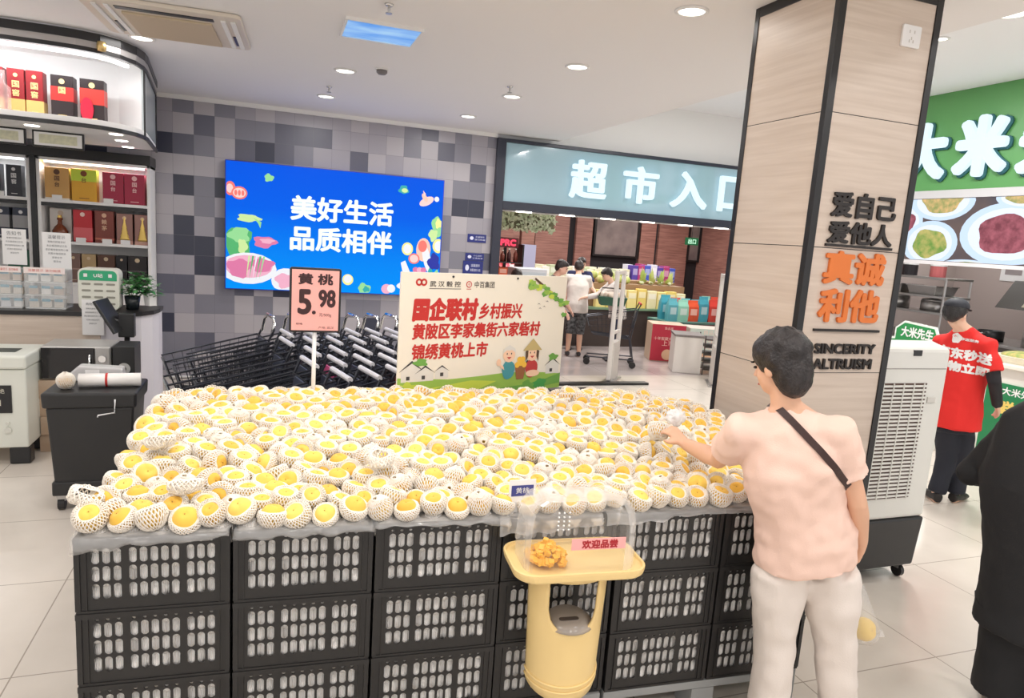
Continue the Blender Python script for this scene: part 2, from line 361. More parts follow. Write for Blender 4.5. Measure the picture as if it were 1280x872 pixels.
for a in ((.43, .93, 4.68, 4.695), (.43, .93, 5.115, 5.13), (.43, .445, 4.695, 5.115), (.915, .93, 4.695, 5.115)): box(bm, *a, CEIL-.02, CEIL)
obj('frame', bm, M_WHITE, t, W=True)
# air conditioner cassette
t = thing('air_conditioner', 'beige ceiling cassette air conditioner with dark slot', 'air conditioner', (-.65, 5.5, CEIL), math.radians(177))
M_AC = mat('aged_white_plastic', (222, 212, 198), .45); M_ACG = mat('beige_grille', (196, 178, 152), .6)
bm = B(); prism(bm, rrect(.95, .86, .05), 'z', -.03, -.002); obj('panel', bm, M_AC, t, bevel=.008)
obj('grille', bx(-.28, .26, -.37, .22, -.045, -.03), mat('ac_grille', (200, 182, 156), .6, bump=(90, .3)), t, bevel=.004)
obj('air_slot', bx(-.30, .28, .27, .33, -.034, -.02), M_BLACK, t)
for x in (-.42, -.36, .32, .39): obj('louver', bx(x-.015, x+.015, -.36, .34, -.042, -.03), M_WHITE, t, bevel=.003)
for x in (.355, -.39): obj('side_slot', bx(x-.012, x+.006, -.3, -.05, -.036, -.03), M_BLACK, t)
# LED screen on the tiled wall
S = thing('led_screen', 'large bright blue video screen with white characters and food pictures', 'screen', (.78, WALLY, 1.05))
SX0, SX1, SZ0, SZ1 = -.49, 2.04, 1.05, 2.505; SW, SH = SX1-SX0, SZ1-SZ0
obj('case', bx(SX0, SX1, WALLY-.09, WALLY-.001, SZ0, SZ1), mat('screen_edge_blue', (20, 60, 190), .4), S, W=True, bevel=.004)
def scr_b(nt, b):
    o, tc = xyz(nt); v = math_n(nt, 'DIVIDE', math_n(nt, 'SUBTRACT', o[2], 0), SH)
    c = ramp(nt, v, [(0, (0, 150, 255)), (.25, (0, 138, 250)), (.65, (0, 100, 240)), (1, (0, 90, 236))], 'LINEAR')
    b.inputs['Base Color'].default_value = (0, 0, 0, 1); nt.links.new(c, b.inputs['Emission Color']); b.inputs['Emission Strength'].default_value = 1.0
M_SCR = node_mat('screen_blue', .4, scr_b, .08)
obj('display', bx(SX0+.01, SX1-.01, WALLY-.0915, WALLY-.088, SZ0+.01, SZ1-.01), M_SCR, S, W=True)
SF = frm((SX0, WALLY-.0915, SZ1))
def em(c, k=1.0): return mat('screen_%02x%02x%02x' % tuple(c), c, emit=k)
bm = B(); text(bm, '美好生活', SF, .517*SW, -.325*SH, .475*SW, .20*SH, bold=.010, off=.003); text(bm, '品质相伴', SF, .517*SW, -.565*SH, .475*SW, .20*SH, bold=.010, off=.003)
obj('lettering', bm, em((240, 255, 240)), S, W=True)
pal = [(246, 120, 110), (250, 210, 205), (150, 220, 150), (80, 180, 110), (238, 240, 245), (222, 120, 165), (240, 175, 200), (250, 240, 150), (205, 235, 160), (40, 170, 170), (255, 200, 180), (20, 40, 160)]
bm = B(); lay = [.003]
def sp(pts, mi, d=0): lay[0] += .00004; flat(bm, [(min(max(x, .006), .994)*SW, -min(max(y, .01), .99)*SH) for x, y in pts], SF, lay[0], mi)
def E2(cx, cy, rx, ry, mi, a=0): sp(ell(cx, cy, rx, ry*1.0, 18, a), mi)
def BL(cx, cy, rx, ry, mi, sd=0, a=0): sp(blobby(cx, cy, rx, ry, 20, .25, sd, a), mi)
E2(.022, .215, .022, .055, 0); E2(.02, .215, .014, .035, 1); E2(.06, .245, .034, .05, 0); E2(.06, .245, .027, .038, 1)
for k in range(3): E2(.045+.015*k, .245, .006, .022, 0)
BL(.185, .11, .02, .03, 2, 3); BL(.10, .435, .05, .03, 8, 4); sp([(.12, .43), (.155, .46), (.15, .51), (.14, .47)], 2)
BL(.05, .63, .065, .12, 3, 5); BL(.06, .57, .045, .06, 2, 6); BL(.075, .66, .02, .06, 8, 7); BL(.17, .615, .05, .045, 5, 8, -.3); BL(.18, .605, .03, .02, 6, 9)
E2(.10, .83, .123, .125, 4, .0); E2(.10, .815, .105, .09, 6); BL(.06, .83, .05, .075, 5, 10); BL(.16, .80, .05, .055, 5, 11)
for k in range(5): sp([(.09+k*.014, .92), (.10+k*.016, .73), (.108+k*.016, .73)], (8, 3, 4, 3, 2)[k])
E2(.265, .915, .065, .10, 4, .0); BL(.26, .915, .042, .06, 6, 12)
E2(.548, .885, .026, .046, 7); E2(.548, .88, .019, .033, 4); BL(.627, .955, .03, .045, 2, 13); BL(.637, .96, .016, .024, 9, 14); E2(.735, .95, .025, .042, 6); E2(.758, .945, .02, .035, 4)
BL(.80, .11, .024, .035, 9, 15); E2(.805, .115, .015, .018, 8); E2(.915, .19, .026, .05, 1, .6); E2(.905, .16, .012, .035, 10, -.3); sp([(.895, .10), (.91, .13), (.9, .15)], 1); E2(.965, .165, .012, .022, 4)
BL(.975, .40, .03, .09, 2, 16); BL(.955, .47, .022, .05, 8, 17); BL(.98, .37, .016, .04, 7, 18)
E2(.83, .60, .028, .055, 7); E2(.83, .60, .020, .04, 4); E2(.985, .56, .03, .062, 7); E2(.985, .56, .02, .043, 4)
E2(.91, .60, .036, .10, 10); E2(.93, .68, .02, .13, 4, -.15); E2(.905, .57, .022, .05, 0); E2(.865, .68, .028, .045, 0); E2(.865, .68, .021, .034, 1)
sp([(.80, .72), (.822, .70), (.875, .90), (.845, .94), (.825, .90)], 4); BL(.82, .92, .03, .05, 4, 19)
for k in range(9): E2(.875+.02*(k % 3), .775+.042*(k//3), .014, .024, (5, 6, 5)[k % 3])
BL(.965, .70, .03, .07, 11, 20); BL(.955, .86, .03, .09, 9, 21); BL(.98, .84, .014, .07, 2, 22); BL(.925, .92, .016, .06, 9, 23)
obj('food_picture', bm, [em(c, .95) for c in pal], S, W=True)
# small blue notices on the wall by the doorway
for x0, x1, z0, z1, l1, l2, lb in ((2.40, 2.65, 1.765, 1.87, '无烟场所', '请勿吸烟', 'topmost small dark blue notice on tiled wall by doorway'),
                          (2.385, 2.635, 1.53, 1.625, '小心台阶', '注意安全', 'middle blue notice on tiled wall, below the separate upper one'),
                          (2.36, 2.63, 1.345, 1.525, '温馨提示', '请看管好小孩', 'lowest and largest dark blue notice on tiled wall by doorway')):
    t = thing('wall_notice', lb, 'sign', ((x0+x1)/2, WALLY, z0), 0, 'blue notices by the doorway')
    obj('plate', bx(x0, x1, WALLY-.012, WALLY-.0005, z0, z1), tint((34, 44, 120), .3), t, W=True, bevel=.002)
    h = z1-z0; bm = B(); F = frm((0, WALLY-.012, 0)); text(bm, l1, F, x0+.165, z0+h*.68, .12, h*.2, off=.001); text(bm, l2, F, x0+.165, z0+h*.35, .14, h*.2, off=.001)
    flat(bm, ell(x0+.055, z0+h*.5, .025, h*.22), F, .001); obj('lettering', bm, tint((225, 228, 245)), t, W=True)
# ---------------------------------------------------------------- crates of the peach stand
ANG = math.radians(-3.6); O0 = Vector((-.545, 2.222, 0)); E1 = Vector((math.cos(ANG), math.sin(ANG), 0)); E2v = Vector((-math.sin(ANG), math.cos(ANG), 0))
def ST(u, v, z=0): return O0+E1*u+E2v*v+Vector((0, 0, z))
CW, CDp, CH, PZ = .438, .345, .243, .15
def plate_holes(bm, xs, zs, holes, put):
    """a plate cut by stadium holes: xs, zs grid lines; holes = set of (i, k) cells; put(x, z) -> point"""
    for i in range(len(xs)-1):
        for k in range(len(zs)-1):
            x0, x1, z0, z1 = xs[i], xs[i+1], zs[k], zs[k+1]
            if (i, k) not in holes:
                bm.faces.new([bm.verts.new(put(*p)) for p in ((x0, z0), (x1, z0), (x1, z1), (x0, z1))]); continue
            cx, cz, hx, hz = (x0+x1)/2, (z0+z1)/2, (x1-x0)/2, (z1-z0)/2
            mx, mz = holes[(i, k)]; ax, az = hx-mx, hz-mz; r = min(ax, az)
            O, I = [], []
            for j in range(16):
                t = 2*PI*(j+.5)/16; c, s = math.cos(t), math.sin(t); m = max(abs(c), abs(s)); O.append((cx+hx*c/m, cz+hz*s/m))
                I.append((cx+(ax-r)*(1 if c > 0 else -1)+r*c, cz+(az-r)*(1 if s > 0 else -1)+r*s))
            co = [(x1, z1), (x0, z1), (x0, z0), (x1, z0)]
            ov = [bm.verts.new(put(*p)) for p in O]; iv = [bm.verts.new(put(*p)) for p in I]; cv = [bm.verts.new(put(*p)) for p in co]
            for j in range(16):
                n = (j+1) % 16
                if j in (1, 5, 9, 13): bm.faces.new((ov[j], cv[j//4], ov[n], iv[n], iv[j]))
                else: bm.faces.new((ov[j], ov[n], iv[n], iv[j]))
def crate_mesh():
    bm = B()
    def wall(L, groups, put, inw):
        xs, hs = [0, .036], []
        pit = .0298 if len(groups) == 3 else .036; gapw = (L-.072-sum(groups)*pit)/(len(groups)-1)
        for g, n in enumerate(groups):
            for q in range(n): hs.append(len(xs)-1); xs.append(xs[-1]+pit)
            if g < len(groups)-1: xs.append(xs[-1]+gapw)
        xs.append(L)
        zs = [0, .040, .097, .154, .211, .226, CH-.012]
        H = {(i, k): (.0038, .003) for i in hs for k in (1, 2, 3)}
        H.update({(i, 4): (.0095, .0025) for i in hs})
        t = B(); plate_holes(t, xs, zs, H, put); bmesh.ops.remove_doubles(t, verts=t.verts[:], dist=1e-5)
        r = bmesh.ops.extrude_face_region(t, geom=t.faces[:], use_keep_orig=True)
        for e in r['geom']:
            if isinstance(e, bmesh.types.BMVert): e.co += Vector(inw)*.004
        tm = bpy.data.meshes.new('t'); t.to_mesh(tm); t.free(); bm.from_mesh(tm); bpy.data.meshes.remove(tm)
    w, dp = CW-.012, CDp-.012
    wall(w, (3, 5, 3), lambda x, z: (.006+x, .006, z), (0, 1, 0)); wall(w, (3, 5, 3), lambda x, z: (CW-.006-x, CDp-.006, z), (0, -1, 0))
    wall(dp, (3, 3), lambda x, z: (.006, CDp-.006-x, z), (1, 0, 0)); wall(dp, (3, 3), lambda x, z: (CW-.006, .006+x, z), (-1, 0, 0))
    box(bm, .008, CW-.008, .008, CDp-.008, .004, .008)
    r = .006
    for z0, z1, q in ((CH-.018, CH, 0), (0, .009, .003)):
        box(bm, q, CW-q, q, q+.012, z0, z1); box(bm, q, CW-q, CDp-q-.012, CDp-q, z0, z1); box(bm, q, q+.012, q+.012, CDp-q-.012, z0, z1); box(bm, CW-q-.012, CW-q, q+.012, CDp-q-.012, z0, z1)
    for x in (.001, CW-.016):
        for y in (.001, CDp-.016): box(bm, x, x+.015, y, y+.015, .009, CH-.018)
    for x in (.030, CW-.035): box(bm, x, x+.004, .002, .007, .01, CH-.018)
    return bm
bm = crate_mesh(); proto_me = None
ords = ['first', 'second', 'third', 'fourth', 'fifth', 'sixth']
levels = ['bottom', 'middle', 'top']
def crate_label(c, r, l):
    if r == 0: return '%s black crate in the %s front stack counted from the black bin' % (levels[l], ords[c])
    return '%s black crate, %s row back, at the %s end of stand' % (levels[l], ords[r], 'bin' if c == 0 else 'pillar')
# pale foam-wrapped fruit packed in every crate
M_NET = mat('white_foam_net', (246, 238, 226), .75, sss=.0)
def net_bump(nt, b):
    b.inputs['Base Color'].default_value = lin((255, 250, 245)); tc = nt.nodes.new('ShaderNodeTexCoord')
    n = nt.nodes.new('ShaderNodeTexWave'); n.inputs['Scale'].default_value = 60; n.inputs['Distortion'].default_value = 3; bp = nt.nodes.new('ShaderNodeBump'); bp.inputs['Strength'].default_value = .6; bp.inputs['Distance'].default_value = .004
    nt.links.new(tc.outputs['Object'], n.inputs[0]); nt.links.new(n.outputs['Fac'], bp.inputs['Height']); nt.links.new(bp.outputs[0], b.inputs['Normal'])
    nt.links.new(ramp(nt, n.outputs['Fac'], [(0, (244, 236, 228)), (.35, (255, 252, 248)), (1, (255, 254, 252))], 'LINEAR'), b.inputs['Base Color'])
M_NETS = node_mat('packed_foam_net', .8, net_bump)
def fill_mesh(seed):
    bm = B(); R = random.Random(seed)
    for k in range(4):
        z = .040+.056*k
        for i in range(7):
            for j in (0, 1):
                y = .056 if j == 0 else CDp-.056
                ball(bm, (min(max(.050+(i+.35*(k % 2))*.0565+R.uniform(-.006, .006), .05), CW-.05), y+R.uniform(-.003, .004), z), (.043, .043, .040), 12, 8)
        for j in (1, 2):
            for x in (.055, CW-.055): ball(bm, (x, .06+j*.076, z), (.043, .046, .040), 10, 7)
    return bm
fills = []
for s in range(3):
    o = obj('packed_peaches', fill_mesh(s), M_NETS, smooth=True); fills.append(o.data); bpy.data.objects.remove(o)
crate_me = None
for c in range(6):
    for r in range(4):
        if r and c not in (0, 5): continue
        for l in range(3):
            v0 = (.012 if c == 3 else 0)+r*CDp
            loc = ST(c*(CW+.007), v0, PZ+l*CH)
            if crate_me is None: o = obj('plastic_crate', bm, M_CRATE); crate_me = o.data
            else: o = bpy.data.objects.new('plastic_crate', crate_me); COL.objects.link(o)
            o.location = loc; o.rotation_euler = (0, 0, ANG)
            tag(o, crate_label(c, r, l), 'crate', 'black crates under the peaches' if r == 0 else 'black crates at the back of the stand')
            f = bpy.data.objects.new('packed_peaches', fills[(c+l+r) % 3]); COL.objects.link(f); f.location = loc+Vector((0, 0, .0085)); f.rotation_euler = (0, 0, ANG); f.scale = (1, 1, .97)
            tag(f, 'pale foam wrapped fruit packed inside the '+crate_label(c, r, l), 'fruit', 'fruit packed in the crates', 'stuff')
            f['label'] = 'wrapped fruit inside '+crate_label(c, r, l).replace(' black crate', ' crate').replace(' counted from the black bin', ' from bin')
# pallets
M_PAL = mat('grey_pallet_plastic', (150, 152, 152), .6)
for k, (c0, c1, nm) in enumerate(((0, 2, 'grey plastic pallet under the two crate stacks nearest the trash bin'), (2, 4, 'grey plastic pallet under the two middle crate stacks'), (4, 6, 'grey plastic pallet under the crate stacks nearest the pillar'))):
    t = thing('pallet', nm, 'pallet', ST(c0*(CW+.007), 0), ANG, 'pallets under the crates'); L = (c1-c0)*(CW+.007)-.014
    bm = B()
    for j in range(7): box(bm, 0, L, .002+j*.2, .15+j*.2, PZ-.035, PZ-.001)
    obj('deck', bm, M_PAL, t, bevel=.004)
    for x in (0, L/2-.05, L-.1):
        for j in (0, .6, 1.23): obj('foot', bx(x, x+.1, .004+j, .124+j, .001, PZ-.036), M_PAL, t)
# plastic film over the rim
M_FILM = mat('clear_plastic_film', (255, 254, 252), .18, alpha=.32, spec=.8)
def film(u0, u1, drop, label, seed):
    R = random.Random(seed); bm = B(); n = 36; rows = []
    for i in range(n+1):
        t = i/n; u = u0+(u1-u0)*t; dr = drop(t)+.004*math.sin(9*t+seed)+.003*math.sin(31*t)
        zt = PZ+3*CH; pr = []
        for v, z in ((.12, zt+.006), (.05, zt+.006), (.004, zt+.004), (-.004, zt+.001), (-.009, zt-.25*dr), (-.012-.003*math.sin(17*t+seed), zt-.6*dr), (-.010-.005*math.sin(23*t+2*seed), zt-dr)):
            pr.append(bm.verts.new(ST(u, v+.002*math.sin(40*t+seed), z+.002*math.sin(25*t+v*40))))
        rows.append(pr)
    for a, b in zip(rows, rows[1:]):
        for k in range(6): bm.faces.new((a[k], a[k+1], b[k+1], b[k]))
    bmesh.ops.solidify(bm, geom=bm.faces[:], thickness=.0012)
    tag(obj('plastic_film', bm, M_FILM, smooth=True, W=True, loc=ST((u0+u1)/2, 0, PZ+3*CH)), label, 'plastic film', 'plastic films lining the crates')
SU = CW+.007
film(-.005, SU-.01, lambda t: .040-.030*t, 'clear film hanging low over rim of the crate stack nearest the trash bin', 1)
film(SU+.002, 2*SU-.005, lambda t: .022+.005*math.sin(6*t), 'clear film strip along the rim of the second crate stack from the bin', 2)
film(2*SU-.005, 3*SU+.02, lambda t: .008+.02*max(0, t-.7)/.3, 'thin clear film edge on the third crate stack from the bin', 3)
film(3*SU-.02, 3*SU+.37, lambda t: .06-.02*t, 'rumpled clear film behind the tasting dome', 4)
film(4*SU-.06, 5*SU-.01, lambda t: .045-.035*t, 'clear film drooping over the fifth crate stack, beside the tasting dome', 5)
film(5*SU-.02, 6*SU, lambda t: .014, 'clear film edge on the crate stack beside the woman', 6)
# ---------------------------------------------------------------- peaches in foam nets
def peach_b(nt, b):
    oi = nt.nodes.new('ShaderNodeObjectInfo'); tc = nt.nodes.new('ShaderNodeTexCoord'); n = nt.nodes.new('ShaderNodeTexNoise'); n.inputs['Scale'].default_value = 14; n.noise_dimensions = '4D'
    nt.links.new(tc.outputs['Object'], n.inputs[0]); nt.links.new(math_n(nt, 'MULTIPLY', oi.outputs['Random'], 40.), n.inputs['W'])
    a = ramp(nt, oi.outputs['Random'], [(0, (252, 218, 108)), (.5, (248, 206, 86)), (1, (242, 190, 72))], 'LINEAR')
    k = math_n(nt, 'MULTIPLY', math_n(nt, 'SUBTRACT', n.outputs[0], .48), 1.2); k = math_n(nt, 'MINIMUM', math_n(nt, 'MAXIMUM', k, 0.), .5)
    nt.links.new(mixc(nt, k, a, (222, 156, 58)), b.inputs['Base Color'])
    b.inputs['Sheen Weight'].default_value = .15
M_PEACH = node_mat('yellow_peach_skin', .5, peach_b, .35)
M_STEMD = tint((186, 140, 62), .8)
def peach_mesh():
    bm = B(); R = .039
    bmesh.ops.create_uvsphere(bm, u_segments=18, v_segments=12, radius=R)
    for v in bm.verts:
        d = v.co.normalized(); a = math.atan2(d.y, d.x); z = d.z
        cleft = .07*math.exp(-(a/.35)**2)*max(0, z+.4); dim = .18*math.exp(-((1-z)/.05)); tip = .05*math.exp(-((1+z)/.1))
        v.co = d*R*(1-cleft-dim+tip); v.co.z *= .96
    lathe(bm, [(.0001, .0312), (.0022, .0308), (.0018, .030), (.0001, .0295)], 6, mi=1)
    return bm
def net_prof(kind):
    if kind == 0: return [(.012, -.040), (.028, -.034), (.040, -.020), (.046, -.002), (.0475, .014), (.044, .024), (.038, .029), (.033, .0265), (.031, .023)]
    if kind == 1: return [(.012, -.040), (.028, -.034), (.041, -.020), (.047, -.004), (.047, .004), (.0445, .012), (.0405, .0145), (.037, .012)]
    if kind == 2: return [(.012, -.040), (.028, -.034), (.040, -.019), (.045, 0), (.044, .016), (.036, .030), (.024, .040), (.015, .045), (.010, .049)]
    return [(.010, -.040), (.027, -.034), (.041, -.020), (.0475, -.002), (.0475, .015), (.043, .027), (.036, .033), (.031, .029), (.029, .025)]
def net_mesh(kind, N=28, K=9, r=.0021):
    """diamond lattice of foam strands: two families of spirals round the fruit, a rolled lip"""
    bm = B(); pr = net_prof(kind); n = len(pr)-1
    def at(s, a):
        s = s*n; i = min(int(s), n-1); f = s-i; rr = pr[i][0]*(1-f)+pr[i+1][0]*f; z = pr[i][1]*(1-f)+pr[i+1][1]*f
        return Vector((rr*math.cos(a), rr*math.sin(a), z))
    for sgn in (1, -1):
        for q in range(N):
            pts = [at(k/K, 2*PI*q/N+sgn*1.05*k/K+.035*math.sin(7*k+q)) for k in range(K+1)]
            tube(bm, pts, [(r*1.2, r*.75)]*(K+1), 4, cap=False, ref=(.0, .0, 1))
    rr, z = pr[-1]; R = [Vector((rr*math.cos(2*PI*k/20), rr*math.sin(2*PI*k/20), z+.002*math.sin(2*PI*k/20*3))) for k in range(21)]
    tube(bm, R, .0036, 6, cap=False)
    return bm
o = obj('yellow_peach', peach_mesh(), [M_PEACH, M_STEMD], smooth=True); PEACH = o.data; bpy.data.objects.remove(o)
NETS = []
for k in range(4):
    o = obj('foam_net', net_mesh(k), M_NET, smooth=True); NETS.append(o.data); bpy.data.objects.remove(o)
def pile_z(u, v):
    q = min(max(v/1.05, 0), 1); z = PZ+3*CH+.038+.122*q*q*(3-2*q)
    if u < .25: z -= .03*(1-u/.25)*q
    if v > 1.15: z -= .06*((v-1.15)/.2)
    if u > 2.35: z -= .05*(u-2.35)/.3*q
    return z
spots = []; R = random.Random(11)
row = 0; v = .040
HAND = P(838, 535, z=1.09)
while v < 1.33:
    u = .040+(.042 if row % 2 else 0)
    umax = 2.66 if v < .45 else 2.76
    while u < umax:
        uu, vv = u+R.uniform(-.009, .009), v+R.uniform(-.009, .009)
        if not (row == 0 and False):
            p = ST(uu, vv, pile_z(uu, vv)+R.uniform(-.010, .016)); spots.append((row, uu, vv, p))
        u += .0865
    row += 1; v += .0735
spots = [s for s in spots if (s[3]-HAND).length > .075 and not (abs(s[1]-2.02) < .07 and False)]
camp = Vector((0, 0, CAMH)); spots.sort(key=lambda s: (s[3]-camp).length)
stack_n = ['first', 'second', 'third', 'fourth', 'fifth', 'sixth']
def orient(row, R):
    q = R.random()
    if row == 0: tilt = R.uniform(.15, .75)
    else: tilt = R.uniform(0, .6) if q < .75 else R.uniform(.6, 1.5)
    az = -PI/2+R.uniform(-1.1, 1.1) if R.random() < .72 else R.uniform(0, 6.28)
    return Matrix.Rotation(az, 4, 'Z') @ Matrix.Rotation(tilt, 4, 'Y') @ Matrix.Rotation(R.uniform(0, 6.28), 4, 'Z')
NIND = 300; front = sorted([s for s in spots if s[0] == 0], key=lambda s: s[1])
fidx = {}
for s in front:
    c = min(int(s[1]/SU), 5); fidx.setdefault(c, []).append(id(s))
cnt = {}
nth = ['first', 'second', 'third', 'fourth', 'fifth', 'sixth', 'seventh']
def peach_label(s, kind, c):
    look = ['with yellow top in a net collar', 'bulging from a low net cup', 'almost hidden in closed net', 'deep in a wide open net'][kind]
    if s[0] == 0:
        i = fidx[c].index(id(s)); return '%s netted peach in the front row over the %s crate stack from the bin' % (nth[i], stack_n[c])
    band = 'near front' if s[2] < .33 else 'mid pile' if s[2] < .70 else 'further back'
    return 'peach %s, %s over %s crate stack from bin' % (look, band, stack_n[c])
rest = B(); REST_M = [M_PEACH, M_STEMD, M_NET]
lowp = net_mesh(0, 18, 6, .002); lowm = bpy.data.meshes.new('t'); lowp.to_mesh(lowm); lowp.free()
for i, s in enumerate(spots):
    kind = R.choices((0, 1, 2, 3), (5, 3.2, 1.3, 3.4))[0]; rot = orient(s[0], R); sc = R.uniform(.93, 1.06)
    c = min(max(int(s[1]/SU), 0), 5)
    if i < NIND:
        o = bpy.data.objects.new('yellow_peach', PEACH); COL.objects.link(o); o.matrix_basis = Matrix.Translation(s[3]) @ rot @ Matrix.Scale(sc, 4)
        lb = peach_label(s, kind, c); tag(o, lb, 'peach', 'peaches: '+lb if s[0] else 'front row of peaches')
        n = bpy.data.objects.new('foam_net', NETS[kind]); COL.objects.link(n); n.parent = o; n['label'] = 'white foam net sleeve'
    else:
        M4 = Matrix.Translation(s[3]) @ rot @ Matrix.Scale(sc, 4)
        for me, dm in ((PEACH, 0), (NETS[kind] if i < 420 else lowm, 2)):
            t = B(); t.from_mesh(me); t.transform(M4)
            for f in t.faces: f.material_index = f.material_index+dm; f.smooth = True
            tm = bpy.data.meshes.new('t'); t.to_mesh(tm); t.free(); rest.from_mesh(tm); bpy.data.meshes.remove(tm)
me = bpy.data.meshes.new('peaches_at_the_back'); rest.to_mesh(me); rest.free()
for m in REST_M: me.materials.append(m)
o = bpy.data.objects.new('peaches_at_the_back', me); COL.objects.link(o)
tag(o, 'mass of yellow peaches in white foam nets at the back of the pile', 'peaches', None, 'stuff')
bm = B()
v = .06
while v < 1.28:                                                       # the layer underneath, seen only through gaps
    u = .06
    while u < 2.68: ball(bm, ST(u, v, pile_z(u, v)-.066), (.05, .05, .045), 10, 6); u += .086
    v += .076
tag(obj('peaches_underneath', bm, M_NETS, smooth=True), 'lower layer of foam wrapped peaches glimpsed through gaps in the pile', 'peaches', None, 'stuff')
bm = B(); prism(bm, [ST(.44, .36)[:2], ST(2.2, .36)[:2], ST(2.2, 1.36)[:2], ST(.44, 1.36)[:2]], 'z', .001, PZ+3*CH+.02)
tag(obj('pile_base', bm, M_BPLAS), 'dark display platform under the middle of the peach pile', 'platform')
# crumpled empty nets lying on the pile
for px, py, z, lb, sd in ((200, 552, 1.04, 'crumpled empty white foam net ring on the pile near the trash bin', 1), (232, 607, .99, 'folded empty white foam net lying near the front of the pile', 2), (475, 572, 1.03, 'empty white foam net squashed among peaches, mid pile', 3), (108, 620, .96, 'loose white foam nets bunched at the bin side edge of the pile', 4)):
    p = P(px, py, z=z); bm = B(); pr = []
    o = obj('empty_foam_net', net_mesh(3, 24, 9, .0024), M_NET, smooth=True); RR = random.Random(sd)
    for q in o.data.vertices: q.co *= 1+.25*noise.noise(q.co*38+Vector((sd*9, 0, 0)))
    o.location = p+Vector((0, 0, .0)); o.scale = (1.12, 1.12, .62); o.rotation_euler = (RR.uniform(-.3, .1), RR.uniform(-.3, .3), sd)
    tag(o, lb, 'foam net', 'empty foam nets')
# ---------------------------------------------------------------- price sign, poster board, small card
t = thing('price_sign', 'pink price sign on a thin white pole standing in the peaches', 'price sign', (.2, 3.3, .98))
M_PINK = mat('pink_card', (246, 178, 172), .5)
x0, x1, z0, z1 = .085, .315, 1.355, 1.655
bm = B(); prism(bm, rrect(x1-x0, z1-z0, .012, cx=.2, cy=(z0+z1)/2), 'y', 3.285, 3.30); obj('frame', bm, M_BLACK, t, W=True, bevel=.003)
obj('card', bx(x0+.010, x1-.010, 3.283, 3.2849, z0+.010, z1-.010), M_PINK, t, W=True)
F = frm((.2, 3.283, 0)); bm = B(); MB = tint((58, 30, 34), .6)
text(bm, '黄 桃', F, 0, z1-.052, .155, .052, bold=.0022, off=.001); text(bm, '5', F, -.048, z1-.158, .062, .118, bold=.0055, off=.001); text(bm, '.', F, -.006, z1-.206, .018, .018, bold=.003, off=.001)
text(bm, '98', F, .052, z1-.140, .078, .084, bold=.0038, off=.001); text(bm, '元/500g', F, .045, z1-.218, .055, .018, off=.001); text(bm, '产地: 武汉', F, .05, z0+.024, .07, .011, off=.001); text(bm, '规格', F, -.07, z0+.04, .03, .009, off=.001)
obj('lettering', bm, MB, t, W=True)
obj('pole', tube(B(), [(.2, 3.30, .985), (.2, 3.30, z0+.005)], .0095, 10), M_WHITE, t, W=True, smooth=True)
ang = math.radians(17); pu = Vector((math.cos(ang), math.sin(ang), 0)); pn = Vector((math.sin(ang), -math.cos(ang), 0)); PO = Vector((.615, 3.4, .985)); PWd, PHt = 1.085, .665
t = thing('poster_board', 'white foam board poster with red Chinese writing behind the peaches', 'poster', PO, ang)
M_BOARD = mat('poster_paper', (238, 232, 218), .5)
obj('board', bx(0, PWd, 0, .012, 0, PHt), M_BOARD, t, bevel=.001)
F = frm((0, 0, 0)); MR = mat('poster_red', (196, 44, 40), .5)
bm = B(); lay = [.0008]
def py(t_): return PHt*(1-t_)
text(bm, '国企联村', F, .27, py(.285), .395, .125, bold=.0065, off=.001, shear=.08); text(bm, '乡村振兴', F, .62, py(.30), .29, .088, bold=.003, off=.001, shear=.08)
text(bm, '黄陂区李家集街六家砦村', F, .49, py(.455), .83, .085, bold=.003, off=.001, shear=.08); text(bm, '锦绣黄桃上市', F, .31, py(.615), .47, .085, bold=.003, off=.001, shear=.08)
obj('red_lettering', bm, MR, t)
bm = B(); text(bm, '武 汉 榖 控', F, .255, py(.085), .185, .03, bold=.0008, off=.001); text(bm, '中百集团', F, .50, py(.085), .13, .036, bold=.0006, off=.001)
flat(bm, [(.16, py(.125)), (.35, py(.125)), (.35, py(.12)), (.16, py(.12))], F, .001)
obj('grey_lettering', bm, tint((96, 90, 84)), t)
bm = B()
for cx in (.100, .128):
    bmx = [(cx+.019*math.cos(a), py(.075)+.019*math.sin(a)) for a in [2*PI*k/18 for k in range(18)]]; inn = [(cx+.009*math.cos(a), py(.075)+.009*math.sin(a)) for a in [2*PI*k/18 for k in range(18)]]
    ov = [bm.verts.new((x, -.001, z)) for x, z in bmx]; iv = [bm.verts.new((x, -.001, z)) for x, z in inn]
    for k in range(18): bm.faces.new((ov[k], ov[(k+1) % 18], iv[(k+1) % 18], iv[k]))
flat(bm, ell(.40, py(.085), .018, .018), F, .001, 0); flat(bm, ell(.40, py(.085), .013, .013), F, .0014, 1); text(bm, '中', F, .40, py(.085), .016, .02, off=.0018, mi=0)
flat(bm, [(.385, py(.125)), (.415, py(.125)), (.415, py(.12)), (.385, py(.12))], F, .001)
obj('emblem', bm, [MR, M_BOARD], t)
bm = B()
pc = [(150, 190, 84), (196, 214, 80), (110, 168, 76), (70, 160, 80), (238, 236, 226), (60, 60, 62), (196, 176, 120), (245, 205, 175), (70, 150, 160), (190, 60, 60), (150, 96, 60), (200, 160, 90), (240, 190, 70), (90, 66, 50), (224, 222, 216)]
def pp(pts, mi): lay[0] += .00005; flat(bm, pts, F, lay[0], mi)
pp([(0, 0), (PWd, 0), (PWd, .085), (.95, .10), (.7, .115), (.5, .105), (.3, .10), (.1, .115), (0, .125)], 0)
pp([(0, .0), (.4, 0), (.62, .07), (.45, .085), (.2, .06), (0, .09)], 1); pp([(.5, .02), (.9, .04), (PWd, .09), (PWd, .03), (.8, 0), (.5, 0)], 2)
